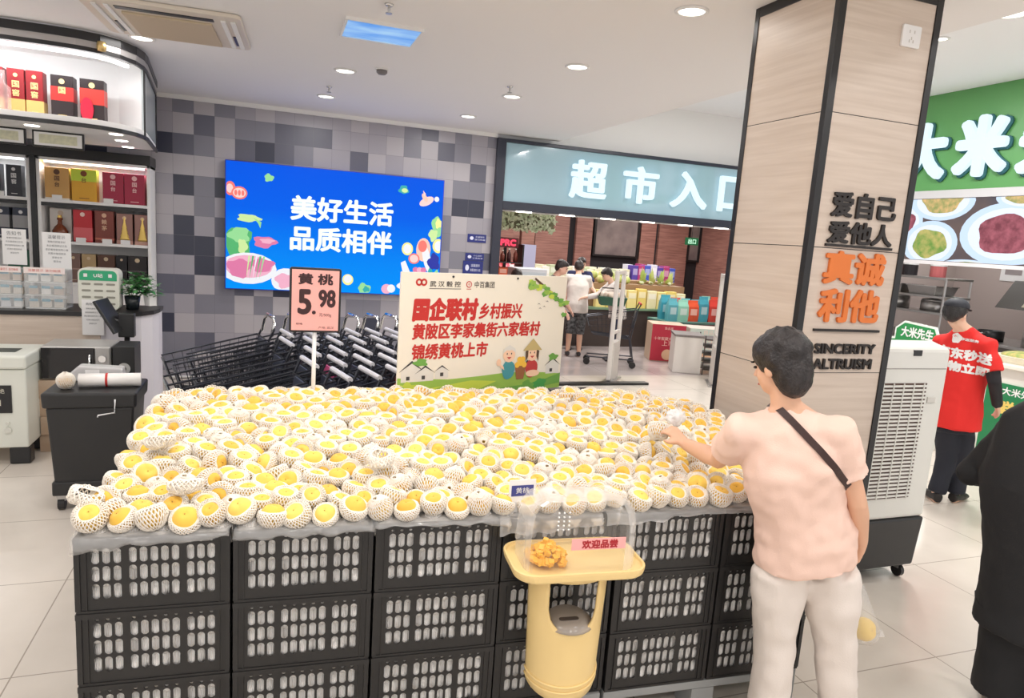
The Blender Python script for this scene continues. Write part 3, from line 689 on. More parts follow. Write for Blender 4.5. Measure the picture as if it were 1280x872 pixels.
for a, b, s_, h in ((.02, .14, .10, .08), (.11, .21, .10, .06), (.22, .30, .11, .05), (.97, 1.07, .09, .07), (.80, .86, .11, .05)):
    pp([(a, s_), (b, s_), (b, s_+h*.7), ((a+b)/2, s_+h*1.25), (a, s_+h*.7)], 14); pp([(a-.012, s_+h*.66), ((a+b)/2, s_+h*1.22), (b+.012, s_+h*.66), (b+.004, s_+h*.76), ((a+b)/2, s_+h*1.4), (a-.004, s_+h*.76)], 5); pp([(a+.03, s_+.01), (a+.05, s_+.01), (a+.05, s_+.03), (a+.03, s_+.03)], 5)
for x, z, rx, rz, c, sd in ((.07, .05, .05, .05, 1, 1), (.03, .02, .035, .06, 3, 2), (.17, .03, .05, .03, 2, 3), (.28, .03, .06, .035, 0, 4), (.13, .20, .04, .02, 2, 5), (.93, .03, .05, .035, 3, 6), (.84, .03, .04, .03, 2, 7), (1.02, .19, .035, .02, 2, 8)):
    pp(blobby(x, z, rx, rz, 20, .3, sd), c)
pp([(.845, .655), (.96, .585), (1.085, .50), (1.085, .48), (.95, .565), (.84, .645)], 13)
for k in range(26):
    a = R.random(); pp(blobby(.80+.28*a+R.uniform(-.03, .03), PHt-.03-.10*a-R.uniform(0, .03)-.16*max(0, a-.75)*R.random()*3, .022, .014, 10, .3, k), R.choice((0, 1, 2)))
for x, z in ((.87, .50), (.93, .515), (.88, .475), (.91, .485)): pp([(x, z), (x+.012, z+.005), (x+.024, z), (x+.012, z+.009)], 5)
# two plainly drawn villagers with a basket
def vill(cx, hair, top):
    pp(blobby(cx, .13, .045, .055, 18, .05, 1), top); pp(ell(cx, .215, .042, .042), 7)
    if hair == 'old': pp([(cx-.044, .225), (cx-.04, .25), (cx, .272), (cx+.04, .25), (cx+.044, .225), (cx+.02, .242), (cx-.02, .242)], 14)
    else: pp([(cx-.046, .17), (cx-.05, .23), (cx-.03, .245), (cx-.03, .2)], 13); pp([(cx+.046, .17), (cx+.05, .23), (cx+.03, .245), (cx+.03, .2)], 13); pp([(cx-.07, .235), (cx, .305), (cx+.07, .235)], 6)
    for s_ in (-1, 1): pp(ell(cx+s_*.015, .222, .004, .006, 8), 5)
    pp([(cx-.016, .203), (cx+.016, .203), (cx, .190)], 9)
vill(.695, 'old', 8); vill(.86, 'girl', 9)
pp(ell(.625, .175, .016, .02), 7); pp([(.63, .17), (.66, .15), (.665, .13), (.635, .15)], 7); pp(ell(.87, .10, .05, .02), 7)
pp([(.74, .15), (.82, .15), (.805, .07), (.755, .07)], 10)
for x, z in ((.755, .155), (.78, .165), (.805, .155), (.77, .185), (.793, .185)): pp(ell(x, z, .018, .018, 12), 12)
obj('printed_picture', bm, [tint(c, .5) for c in pc], t)
bm = B()
for x in (.30, .72): tube(bm, [(x, -.004, PHt-.018), (x, .001, PHt-.018)], .006, 8)
obj('hanging_hole', bm, M_BLACK, t)
t = thing('small_card', 'small blue and white card standing behind the tasting dome', 'card', ST(1.405, .05, .885))
c = ST(1.405, .045, 0); obj('card', bx(c.x-.05, c.x+.05, c.y, c.y+.004, .885, 1.005), M_WHITE, t, W=True)
F = frm((c.x, c.y, 0)); bm = B(); flat(bm, [(-.042, .945), (.042, .945), (.042, .985), (-.042, .985)], F, .001); obj('blue_print', bm, tint((66, 72, 140)), t, W=True)
bm = B(); text(bm, '黄桃', F, .0, .966, .05, .022, off=.002); obj('lettering', bm, M_WHITE, t, W=True)
# ---------------------------------------------------------------- tasting dome on its holder, hung on the crates
M_CREAM = mat('cream_plastic', (240, 210, 146), .35)
D0 = ST(1.545, -.14, 0); t = thing('sample_dispenser', 'cream plastic tasting stand with clear dome hung on the crates', 'sample dispenser', D0, ANG-.03)
def Lz(p): return p
bm = B(); pr = rrect(.46, .265, .07, 7); n = len(pr); rings = []
for sc_, z in ((.95, .768), (.985, .775), (1, .79), (1, .80), (.965, .80), (.95, .79)): rings.append([bm.verts.new((x*sc_, y*sc_, z)) for x, y in pr])
for a, b in zip(rings, rings[1:]):
    for k in range(n): bm.faces.new((a[k], a[(k+1) % n], b[(k+1) % n], b[k]))
bm.faces.new(rings[0][::-1]); bm.faces.new(rings[-1]); obj('tray', bm, M_CREAM, t, smooth=False, bevel=.002)
bm = B(); rings = []; zd = .79
for sc_, z in ((1, 0), (1.0, .10), (.985, .155), (.94, .195), (.86, .220), (.72, .232), (.4, .236)): rings.append([bm.verts.new((x*sc_, y*(sc_ if sc_ > .9 else sc_*.98), zd+z)) for x, y in rrect(.385, .21, .055, 7)])
for a, b in zip(rings, rings[1:]):
    for k in range(n): bm.faces.new((a[k], a[(k+1) % n], b[(k+1) % n], b[k]))
bm.faces.new(rings[-1]); bmesh.ops.solidify(bm, geom=bm.faces[:], thickness=.002)
def dome_b(nt, b):
    b.inputs['Base Color'].default_value = lin((250, 248, 244)); lw = nt.nodes.new('ShaderNodeFresnel'); lw.inputs['IOR'].default_value = 1.6
    nt.links.new(math_n(nt, 'MINIMUM', math_n(nt, 'ADD', math_n(nt, 'MULTIPLY', lw.outputs[0], .38), .04), .34), b.inputs['Alpha'])
M_DOME = node_mat('dome_plastic', .05, dome_b, .9)
dome = obj('dome', bm, M_DOME, t)
bm = B()
for k in range(3):
    for j in range(5): ball(bm, (-.10+.018*k, -.103+.0*j, zd+.15+.018*j*.8), .0035, 6, 4)
obj('air_hole', bm, M_WHITE, dome)
obj('label_strip', bx(-.052, .135, -.1115, -.1085, .872, .910), mat('pink_strip', (248, 176, 172), .5), dome)
bm = B(); text(bm, '欢迎品尝', frm((0, -.1115, 0)), .045, .891, .125, .030, bold=.0012, off=.001); obj('lettering', bm, tint((176, 30, 40)), dome)
bm = B(); RR = random.Random(3)
for k in range(70):
    a = RR.uniform(0, 6.28); q = RR.random()**.5; h = (1-q)*.055; r3 = Euler((RR.uniform(0, 3), RR.uniform(0, 3), RR.uniform(0, 3))); n0 = len(bm.verts)
    box(bm, -.011, .011, -.009, .009, -.008, .008); bm.verts.ensure_lookup_table()
    bmesh.ops.transform(bm, matrix=Matrix.Translation((-.105+.068*q*math.cos(a), -.02+.055*q*math.sin(a), .803+h+.012*RR.random())) @ r3.to_matrix().to_4x4(), verts=bm.verts[n0:])
pz = tag(obj('diced_peach', bm, mat('diced_peach_flesh', (250, 190, 60), .35, sss=.1), W=False), 'heap of diced yellow peach under the tasting dome', 'fruit', None, 'stuff'); pz.location = D0; pz.rotation_euler = (0, 0, ANG-.03)
# holder below: half-round bin with an arched opening
bm = B(); N = 28; H0, H1 = .335, .766
def hold_r(z): return .128+.016*(z-H0)/(H1-H0)
def hp(a, z, off=0):
    r = hold_r(z)-off; return (r*math.sin(a)*1.0, .045-r*.86*math.cos(a), z)
A0 = 1.55; AL, AR = -.72, .62; cols = [-A0+(AL+A0)*i/8 for i in range(9)]+[AL+(AR-AL)*i/20 for i in range(1, 21)]+[AR+(A0-AR)*i/8 for i in range(1, 9)]
def zbase(a): return H0-.045*math.cos(a)
def zopen(a): return .628-.078*math.sqrt(max(0, 1-((a-(AL+AR)/2)/((AR-AL)/2))**2))
def zcol(a, part):
    lo, mi, hi = zbase(a), zopen(a), .733
    return [lo+(mi-lo)*k/12 for k in range(13)] if part == 0 else [mi+(hi-mi)*k/3 for k in range(4)] if part == 1 else [hi, .75, H1]
for i in range(len(cols)-1):
    mid_a = (cols[i]+cols[i+1])/2
    for part in (0, 1, 2):
        if part == 1 and AL < mid_a < AR: continue
        za, zb = zcol(cols[i], part), zcol(cols[i+1], part)
        for k in range(len(za)-1): bm.faces.new([bm.verts.new(q) for q in (hp(cols[i], za[k]), hp(cols[i+1], zb[k]), hp(cols[i+1], zb[k+1]), hp(cols[i], za[k+1]))])
bmesh.ops.remove_doubles(bm, verts=bm.verts[:], dist=1e-4)
bmesh.ops.recalc_face_normals(bm, faces=bm.faces[:])
r = bmesh.ops.extrude_face_region(bm, geom=bm.faces[:], use_keep_orig=True)
for e in r['geom']:
    if isinstance(e, bmesh.types.BMVert): e.co.x *= .94; e.co.y = .045+(e.co.y-.045)*.94
hb = obj('holder', bm, M_CREAM, t, smooth=True)
bm = B()
for z in (.352, .374):
    tube(bm, [hp(a, z-.045*math.cos(a)*.6, -.002) for a in cols], .004, 6)
obj('rib', bm, M_CREAM, hb, smooth=True)
bm = B(); prism(bm, [(x, y) for x, y, z in [hp(a, .40, .012) for a in cols]], 'z', .36, .366); obj('bottom', bm, M_CREAM, hb)
bm = B(); lathe(bm, [(.0001, .02), (.06, .02), (.085, .0), (.088, -.01), (.0001, -.01)], 20, (0, .0, .565)); ps = obj('inner_lid', bm, mat('clear_grey_plastic', (190, 180, 170), .15, alpha=.7), t, smooth=True)
bm = B(); prism(bm, rrect(.07, .02, .0095, 5, -.01, -.035), 'z', .5855, .5875); obj('slot', bm, tint((90, 80, 74)), ps)
# ---------------------------------------------------------------- liquor booth: canopy, counter, back cabinets
PATH = [(-4, 6.12), (-1.55, 6.10), (-1.36, 6.115), (-1.22, 6.16), (-1.11, 6.26), (-1.03, 6.42), (-1.0, 6.6), (-1.0, 6.75), (-1.09, 7.9)]
def band(bm, path, z0, z1, th, inset=0, mi=0, i0=0, i1=None):
    pts = path[i0:i1]; n = len(pts); off = []
    for i, p in enumerate(pts):
        a, b = Vector(pts[max(i-1, 0)]), Vector(pts[min(i+1, n-1)]); t = (b-a).normalized(); nr = Vector((-t.y, t.x)); off.append((Vector(p)+nr*inset, Vector(p)+nr*(inset+th)))
    for (a, c), (b, d_) in zip(off, off[1:]):
        v = [bm.verts.new((q.x, q.y, z)) for z in (z0, z1) for q in (a, b, d_, c)]
        for f in ((0, 1, 2, 3), (7, 6, 5, 4), (0, 4, 5, 1), (1, 5, 6, 2), (2, 6, 7, 3), (3, 7, 4, 0)): bm.faces.new([v[k] for k in f]).material_index = mi
    return bm
def slab(bm, path, z0, z1, mi=0, inset=0): 
    return prism(bm, [tuple(p) for p in path]+[(-4, path[-1][1])], 'z', z0, z1, mi)
cn = thing('display_canopy', 'rounded white and black display canopy hung over the liquor counter', 'display canopy', (-2, 6.9, 2.45))
bm = slab(B(), PATH, 3.04, CEIL-.002); obj('roof', bm, M_WHITE, cn, W=True)
bm = band(B(), PATH, 3.075, 3.135, .02, -.02); band(bm, PATH, 3.0, 3.03, .02, -.012); obj('fascia', bm, M_BLACK, cn, W=True)
obj('fascia_strip', band(B(), PATH, 3.03, 3.075, .02, -.014), mat('grey_strip', (176, 172, 170), .3, .5), cn, W=True)
obj('light_strip', band(B(), PATH, 2.975, 2.998, .03, .05, 0, 0, 6), M_LED, cn, W=True)
bm = slab(B(), PATH, 2.47, 2.52); obj('bottom_board', bm, M_WHITE, cn, W=True)
obj('bottom_lip', band(B(), PATH, 2.45, 2.48, .02, -.015), M_BLACK, cn, W=True)
bm = bx(-4, -1.20, 6.72, 6.75, 2.52, 3.04); obj('back_panel', bm, M_WHITE, cn, W=True)
bm = prism(B(), [(-1.2, 6.72), (-1.2, 6.75), (-1.015, 6.66), (-1.015, 6.61)], 'z', 2.5205, 3.0395); obj('end_panel', bm, M_WHITE, cn, W=True)
obj('side_glass', band(B(), PATH, 2.52, 3.0, .012, 0, 0, 6), mat('pale_grey_glass', (196, 204, 206), .15, spec=.8), cn, W=True)
bm = B()
for x, y in ((-1.0, 6.62), (-1.09, 7.88)): tube(bm, [(x, y, 2.46), (x, y, 3.1)], .014, 6)
obj('edge_post', bm, M_BLACK, cn, W=True)
bm = B()
for px, py in ((40, 157), (145, 168), (152, 176), (160, 184)):
    p = P(px, py, z=2.467); lathe(bm, [(.05, .002), (.05, -.003), (.0001, -.003)], 14, p)
obj('soffit_light', bm, M_LAMP, cn, W=True)
l = bpy.data.lights.new('canopy_light', 'AREA'); l.shape = 'RECTANGLE'; l.size = 2.4; l.size_y = .04; l.energy = 9; l.color = (.93, .97, 1)
o = bpy.data.objects.new('canopy_light', l); COL.objects.link(o); o.parent = cn; o.matrix_basis = Matrix.Translation(Vector((-2.45, 6.2, 2.97))-Vector((-2, 6.9, 2.45))) @ Matrix.Rotation(math.radians(35), 4, 'X')
t = thing('spot_lamp', 'small brass spot lamp on the canopy fascia', 'light', (-1.245, 6.1, 3.03))
p = Vector((-1.20, 6.13, 3.05)); bm = lathe(B(), [(.0001, .035), (.028, .03), (.034, .0), (.03, -.035), (.0001, -.04)], 12, p); obj('lamp_body', bm, mat('brass', (220, 190, 130), .3, .8), t, W=True, smooth=True)
def gift_box(name, label, x0, x1, y, z0, h, dpt, c, bands=(), txt=None, tc=(250, 220, 150), cat='gift box', group=None, lid=None, rough=.4, tw=.6, th=.3):
    """a boxed bottle: body, coloured bands, printed emblem and characters"""
    t = thing(name, label, cat, ((x0+x1)/2, y, z0), 0, group); w = x1-x0
    obj('carton', bx(-w/2, w/2, 0, dpt, .0005, h), tint(c, rough), t, bevel=.003)
    for k, (a, b, bc) in enumerate(bands): obj('band', bx(-w/2-.001, w/2+.001, -.0015, dpt+.001, a*h, b*h), tint(bc, rough), t)
    bm = B(); F = frm((0, -.0016, 0))
    if txt:
        for k, ch in enumerate(txt): text(bm, ch, F, 0, h*(.66-.19*k), None, h*.15, bold=.001, off=.0008)
    flat(bm, ell(0, h*.86, w*.13, w*.13, 14), F, .0008); flat(bm, [(-w*.2, h*.08), (w*.2, h*.08), (w*.2, h*.10), (-w*.2, h*.10)], F, .0008)
    obj('print', bm, tint(tc, .4), t)
    return t
Z = 2.5205; RG = [(0, .34, (228, 188, 112))]
gift_box('liquor_box', 'red and gold liquor box at the outer end of the canopy shelf', -2.02, -1.90, 6.36, Z, .33, .11, (150, 28, 36), RG, '国窖', group='red and gold liquor boxes on the canopy')
gift_box('liquor_box', 'red and gold liquor box behind the clear bottle-shaped stand on the canopy shelf', -1.875, -1.765, 6.36, Z, .33, .11, (150, 28, 36), RG, '国窖', group='red and gold liquor boxes on the canopy')
gift_box('liquor_box', 'red and gold liquor box beside the plain black banded box on the canopy shelf', -1.755, -1.645, 6.36, Z, .33, .11, (150, 28, 36), RG, '国窖', group='red and gold liquor boxes on the canopy')
gift_box('liquor_box', 'black liquor box with a red band and a white tag on the canopy shelf', -1.60, -1.45, 6.38, Z, .325, .12, (44, 32, 34), [(.42, .74, (196, 52, 48)), (.0, .08, (235, 232, 226))], '国')
gb = gift_box('liquor_box', 'black liquor box with red band and big round red seal on the canopy shelf', -1.41, -1.245, 6.40, Z, .325, .12, (44, 30, 32), [(.42, .78, (206, 62, 54))], None)
bm = B(); prism(bm, ell(-.035, .095, .045, .09, 24), 'y', -.012, -.002); obj('seal', bm, tint((214, 30, 62), .35), gb)
t = thing('acrylic_bottle', 'clear bottle-shaped stand in front of a red box on the canopy', 'stand', (-1.87, 6.25, Z)); obj('body', lathe(B(), [(.0001, .001), (.05, .001), (.05, .17), (.018, .20), (.018, .29), (.0001, .29)], 14), mat('pink_tinted_acrylic', (240, 200, 196), .06, alpha=.35), t, smooth=True)
# framed certificates under the canopy
for x0, x1, z0, z1, lb in ((-2.32, -1.92, 2.335, 2.4695, 'black framed certificate under the canopy, nearest the photo edge'), (-1.875, -1.50, 2.335, 2.4695, 'black framed certificate under the canopy, above the gold boxes')):
    t = thing('framed_certificate', lb, 'picture', ((x0+x1)/2, 6.9, z0), 0, 'certificates under the canopy')
    bm = bx(x0, x1, 6.9, 6.925, z0, z1); obj('frame', bm, M_BLACK, t, W=True, bevel=.003); obj('mat_board', bx(x0+.014, x1-.014, 6.897, 6.8999, z0+.014, z1-.014), M_WHITE, t, W=True)
    obj('certificate', bx(x0+.05, x1-.05, 6.8955, 6.8969, z0+.032, z1-.03), mat('certificate_paper', (226, 224, 196), .6, var=(30, (205, 205, 180))), t, W=True)
# back cabinets
def cabinet(name, label, x0, x1, y0=8.3, y1=8.66):
    t = thing(name, label, 'display cabinet', ((x0+x1)/2, y0, 0), 0, 'liquor display cabinets'); fr = .032
    bm = bx(x0, x1, y1-.02, y1, .1, 2.34); obj('back_panel', bm, M_WHITE, t, W=True)
    bm = bx(x0, x0+fr, y0, y1, .0, 2.34); box(bm, x1-fr, x1, y0, y1, 0, 2.34); box(bm, x0, x1, y0, y1, 2.31, 2.34); obj('side_frame', bm, M_WHITE, t, W=True, bevel=.003)
    for z in (1.925, 1.505, 1.08): obj('shelf', bx(x0+fr, x1-fr, y0+.002, y1-.02, z-.03, z), M_WHITE, t, W=True, bevel=.002)
    obj('shelf_gap', bx(x0+fr, x1-fr, y0+.004, y0+.01, 1.855, 1.893), M_BLACK, t, W=True)
    obj('light_bar', bx(x0+.06, x1-.06, y0+.04, y0+.06, 2.29, 2.308), M_LED, t, W=True)
    l = bpy.data.lights.new('cabinet_light', 'AREA'); l.shape = 'RECTANGLE'; l.size = x1-x0-.1; l.size_y = .05; l.energy = 3.5
    o = bpy.data.objects.new('cabinet_light', l); COL.objects.link(o); o.parent = t; o.location = (0, .06, 2.285)
    obj('base_cabinet', bx(x0+fr, x1-fr, y0+.01, y1-.02, .001, 1.05), M_WHITE, t, W=True)
cabinet('display_cabinet', 'lit white liquor cabinet beside the tiled wall, behind the counter', -2.235, -1.205)
cabinet('display_cabinet', 'lit white liquor cabinet at the photo edge holding dark boxes', -3.3, -2.29)
tag(obj('cabinet_header', bx(-3.4, -1.2, 8.28, 8.66, 2.342, 2.44), M_BLACK, W=True, loc=(-2.3, 8.3, 2.39), bevel=.003), 'black header board across the top of the liquor cabinets', 'board')
tag(obj('cabinet_divider', bx(-2.287, -2.238, 8.285, 8.66, 0, 2.34), M_BLACK, W=True, loc=(-2.26, 8.3, 1)), 'black upright between the two liquor cabinets', 'post')
Y1 = 8.33; G = 'liquor boxes in the lit cabinet'
s1, s2, s3 = 1.9255, 1.5055, 1.0805
gift_box('liquor_box', 'matt gold liquor box on the top cabinet shelf', -2.17, -1.955, Y1, s1, .32, .12, (206, 158, 88), [(0, .05, (240, 236, 226))], '国台', (90, 50, 20), group=G)
gift_box('liquor_box', 'bright yellow-green and gold liquor box on the top cabinet shelf', -1.935, -1.71, Y1, s1, .325, .12, (226, 168, 40), [(.62, .98, (198, 220, 60))], '台', (120, 60, 10), group=G)
gift_box('liquor_box', 'crimson liquor box beside the yellow box on the top cabinet shelf', -1.655, -1.462, Y1, s1, .315, .12, (166, 34, 66), [], '国台', (236, 190, 190), group=G)
gift_box('liquor_box', 'crimson liquor box nearest the tiled wall on the top cabinet shelf', -1.455, -1.262, Y1, s1, .315, .12, (166, 34, 66), [], '国台', (236, 190, 190), group=G)
b = gift_box('liquor_box', 'white liquor box with a brown bottle in front on middle shelf', -2.17, -1.97, 8.45, s2, .33, .12, (228, 222, 214), [], None, (210, 190, 170), group=G)
t = thing('bottle', 'round brown glazed liquor bottle standing before the white box', 'bottle', (-2.06, 8.315, s2), 0)
t.location.y = 8.375
gift_box('liquor_box', 'bright red liquor box on the middle cabinet shelf', -1.93, -1.76, Y1, s2, .33, .12, (190, 34, 44), [(.05, .45, (214, 96, 100))], None, (245, 210, 200), group=G)
gift_box('liquor_box', 'brown-red framed liquor box on the middle cabinet shelf', -1.735, -1.56, Y1, s2, .335, .12, (126, 58, 46), [(.1, .16, (186, 104, 84))], '赖茅', (214, 170, 140), group=G)
for x, lb in ((-1.535, 'taupe liquor box with a gold pagoda bottle print on middle shelf'), (-1.365, 'taupe pagoda bottle liquor box nearest the tiled wall on middle shelf')):
    w = .15; g = gift_box('liquor_box', lb, x, x+w, Y1, s2, .32, .12, (154, 112, 102), [(0, .12, (196, 150, 136))], None, (220, 190, 150), group=G)
    bm = lathe(B(), [(.0001, .012), (.05, .012), (.05, .03), (.04, .05), (.045, .055), (.03, .09), (.034, .095), (.022, .14), (.026, .145), (.010, .2), (.008, .24), (.0001, .25)], 14); bm.transform(Matrix.Translation((0, -.004, .03)) @ Matrix.Diagonal((.9, .16, 1, 1))); obj('gold_pagoda', bm, mat('gold', (230, 196, 110), .3, .7), g, smooth=True)
for x, w, c, lb in ((-2.0, .12, (120, 92, 84), 'dull brown liquor box on low shelf behind the white notice'), (-1.865, .13, (176, 150, 110), 'tan and gold liquor box on the low cabinet shelf'), (-1.72, .16, (88, 58, 44), 'dark brown framed liquor box on the low cabinet shelf'), (-1.545, .1, (34, 32, 34), 'narrow black liquor box on the low cabinet shelf'), (-1.435, .18, (40, 34, 34), 'wide black liquor box with square emblem on the low shelf')):
    gift_box('liquor_box', lb, x, x+w, Y1, s3, .30, .12, c, [(.45, .5, tuple(min(255, q+40) for q in c))], None, (200, 180, 150), group=G)
for x, w, c, lb, z in ((-2.50, .13, (44, 46, 54), 'charcoal liquor box beside the black divider on the upper shelf', s1), (-2.68, .13, (44, 46, 54), 'charcoal liquor box at the photo edge on the upper shelf', s1),
                    (-2.46, .14, (40, 48, 66), 'navy liquor box with silver panel beside the black divider', s2), (-2.63, .14, (40, 48, 66), 'navy liquor box with silver panel at the photo edge', s2),
                    (-2.52, .22, (34, 92, 70), 'dark green liquor box on the low shelf beside the divider', s3)):
    gift_box('liquor_box', lb, x, x+w, Y1, z, .31, .12, c, [(.35, .75, (150, 150, 152))] if z == s2 else [], '国窖' if z == s1 else None, (220, 220, 220), group='dark liquor boxes in the outer cabinet')
obj('body', lathe(B(), [(.0001, .001), (.04, .001), (.07, .05), (.072, .10), (.05, .14), (.022, .17), (.018, .21), (.026, .215), (.026, .235), (.0001, .24)], 18), mat('brown_glaze', (120, 62, 36), .2), t, smooth=True)
obj('cap', lathe(B(), [(.02, .236), (.02, .26), (.0001, .262)], 12), mat('gold', (230, 196, 110), .3, .7), t)
# price tags standing on the shelf edge
for x, z in ((-2.06, s1), (-1.60, s1), (-1.86, s2), (-1.62, s2), (-1.45, s2), (-2.56, s1)):
    tag(obj('shelf_tag', bx(x-.045, x+.045, 8.304, 8.308, z, z+.045), M_WHITE, W=True, loc=(x, 8.306, z)), 'small white price tag on the cabinet shelf edge', 'price tag', 'price tags on the cabinet shelves')
# counter
CP = [(-4, 6.60), (-1.30, 6.60), (-1.16, 6.63), (-1.05, 6.71), (-.98, 6.84), (-.95, 7.0), (-.95, 7.2)]
ct = thing('shop_counter', 'long pale wood counter with black rim and rounded white end', 'counter', (-2.4, 6.9, 0))
bm = prism(B(), [(-4, 6.62), (-1.36, 6.62), (-1.36, 7.18), (-4, 7.18)], 'z', .001, .955); obj('front_panel', bm, M_PANEL, ct, W=True)
bm = prism(B(), [(-1.358, 6.62)]+[(x-.015, y+.02) for x, y in CP[1:]]+[(-1.358, 7.2)], 'z', .001, .955); obj('rounded_end', bm, mat('pale_lilac_laminate', (222, 218, 224), .35), ct, W=True)
bm = prism(B(), CP+[(-4, 7.2)], 'z', .957, .992); obj('top_board', bm, M_BLACK, ct, W=True)
CT = .9925
# things on the counter
def acrylic(x0, x1, y0, y1, z0, h, label, tier):
    t = thing('acrylic_display', label, 'display box', ((x0+x1)/2, y0, z0), 0, 'clear display boxes on the counter'); th = .004
    bm = bx(x0, x1, y1-th, y1, z0, z0+h); box(bm, x0, x0+th, y0, y1, z0, z0+h); box(bm, x1-th, x1, y0, y1, z0, z0+h); box(bm, x0, x1, y0, y0+th, z0, z0+h); box(bm, x0, x1, y0, y1, z0+h-th, z0+h)
    obj('case', bm, M_ACRYL, t, W=True)
    for k in range(tier): obj('shelf', bx(x0+.005, x1-.005, y0+.006, y1-.006, z0+.003+h*k/tier, z0+.008+h*k/tier), M_WHITE, t, W=True)
    bm = bx(x0, x1, y0-.004, y0-.0005, z0+h-.03, z0+h+.02); obj('header_strip', bm, mat('pinkish_white_card', (246, 232, 228)), t, W=True)
    bm = B(); text(bm, '温馨提示 请勿触摸', frm((0, y0-.004, 0)), (x0+x1)/2, z0+h-.005, (x1-x0)*.8, .022, off=.001); obj('lettering', bm, tint((214, 120, 110)), t, W=True)
    return t
acrylic(-2.12, -1.945, 6.72, 6.95, CT, .33, 'clear counter display box at the photo edge with small packets', 3)
acrylic(-1.925, -1.63, 6.72, 6.95, CT, .33, 'clear counter display box under the standing white notice', 3)
RR = random.Random(5)
for x0, n, ed in ((-2.115, 2, 'edge box'), (-1.915, 3, 'box under the notice')):
    for k in range(3):
        for i in range(n):
            x = x0+.012+i*.09; c = RR.choice(((244, 240, 236), (226, 214, 200), (236, 236, 240), (200, 176, 160)))
            t = thing('packet', 'small pale packet on %s tier of the clear display %s' % (('lowest', 'middle', 'top')[k], ed), 'packet', (x+.035, 6.75, CT+.011+.11*k), 0, 'packets in %s tier of the clear display %s' % (('lowest', 'middle', 'top')[k], ed))
            obj('carton', bx(-.035, .035, 0, .1, 0, .05+.02*RR.random()), tint(c), t, bevel=.003)
            obj('price_label', bx(-.03, .03, -.010, -.006, .052, .074), tint((62, 150, 178)), t)
def paper(name, label, x0, x1, y, z0, z1, lines, head=None, cat='notice'):
    t = thing(name, label, cat, ((x0+x1)/2, y, z0)); obj('sheet', bx(x0, x1, y, y+.003, z0, z1), M_WHITE, t, W=True)
    bm = B(); F = frm((0, y, 0)); w, h = x1-x0, z1-z0
    if head: text(bm, head, F, (x0+x1)/2, z1-h*.12, w*.6, None, off=.001)
    for k, s_ in enumerate(lines): text(bm, s_, F, (x0+x1)/2, z1-h*(.25+.105*k), w*.088*len(s_), None, off=.001)
    obj('lettering', bm, tint((110, 110, 116)), t, W=True); return t
L = ['尊敬的顾客您好', '本店烟酒保证正品', '请妥善保管购物小票', '凭票办理退换货', '谢谢合作', '服务台']
paper('standing_notice', 'white printed notice standing behind the edge display box', -2.14, -1.965, 6.96, 1.34, 1.64, L[:5], '告知书')
paper('standing_notice', 'white printed notice standing up behind the clear display box', -1.85, -1.635, 6.96, 1.31, 1.63, L, '温馨提示')
paper('hanging_notice', 'white printed sheet hanging over the counter front by the tilted screen', -1.485, -1.325, 6.585, .80, 1.10, L[:5], '购物须知')
# shared charger station
t = thing('charger_station', 'white rounded power bank station with green header on the counter', 'power bank station', (-1.385, 6.80, CT)); w, h = .31, .36
bm = B(); prism(bm, rrect(w, h, .05, 6, 0, h/2+.001), 'y', -.08, .10); obj('body', bm, mat('station_white', (226, 226, 214), .35), t, bevel=.008)
bm = B(); prism(bm, [p for p in rrect(w-.03, h-.03, .038, 6, 0, h/2)if p[1] > h*.72]+[(-w/2+.015, h*.72), (w/2-.015, h*.72)], 'y', -.084, -.081); obj('green_header', bm, tint((46, 170, 120), .35), t)
bm = B(); F = frm((0, -.084, 0)); text(bm, 'U站', F, 0, h*.84, .07, .035, bold=.001, off=.001)
for x in (-.095, .09): flat(bm, [(x-.014, h*.8), (x+.014, h*.8), (x+.014, h*.88), (x-.014, h*.88)], F, .001)
obj('lettering', bm, M_WHITE, t)
for r in range(4):
    for c in range(3):
        bm = B(); prism(bm, rrect(.068, .018, .008, 4, -.092+.092*c, .228-.056*r), 'y', -.0825, -.0802); obj('slot', bm, tint((150, 148, 136)), t)
# potted plant
t = thing('potted_plant', 'bushy green plant in dark pots at the rounded counter end', 'plant', (-1.10, 6.88, CT))
obj('pot', lathe(B(), [(.0001, .001), (.05, .001), (.066, .12), (.06, .12), (.05, .10), (.0001, .10)], 18, (-.055, 0, 0)), mat('dark_glass_pot', (40, 46, 50), .15), t, smooth=True)
obj('white_pot', lathe(B(), [(.0001, .001), (.045, .001), (.055, .10), (.05, .10), (.0001, .085)], 4, (.09, -.02, .04)), M_WHITE, t)
bm = B(); RR = random.Random(9)
for k in range(330):
    a = RR.uniform(0, 6.28); el = RR.uniform(-.1, 1.4); q = RR.uniform(.06, .19); c = Vector((q*math.cos(a)*math.cos(el)*1.05, q*.8*math.sin(a)*math.cos(el), .15+q*math.sin(el)*1.0)); L_ = RR.uniform(.045, .08); d1 = Vector((math.cos(a), math.sin(a), RR.uniform(-.4, .7))).normalized(); s1_ = d1.cross(Vector((0, 0, 1))).normalized()*L_*.28
    v = [bm.verts.new(c-d1*L_*.5), bm.verts.new(c+s1_), bm.verts.new(c+d1*L_*.6+Vector((0, 0, -.008))), bm.verts.new(c-s1_)]; bm.faces.new(v)
obj('foliage', bm, mat('plant_leaf', (52, 122, 70), .4, var=(9, (112, 170, 104))), t)
bm = B()
for k in range(9): a = k*.7; tube(bm, [(-.05+.02*math.cos(a), .02*math.sin(a), .09), (.10*math.cos(a), .08*math.sin(a), .20)], .003, 5)
obj('stem', bm, mat('plant_stem', (62, 92, 50), .6), t)
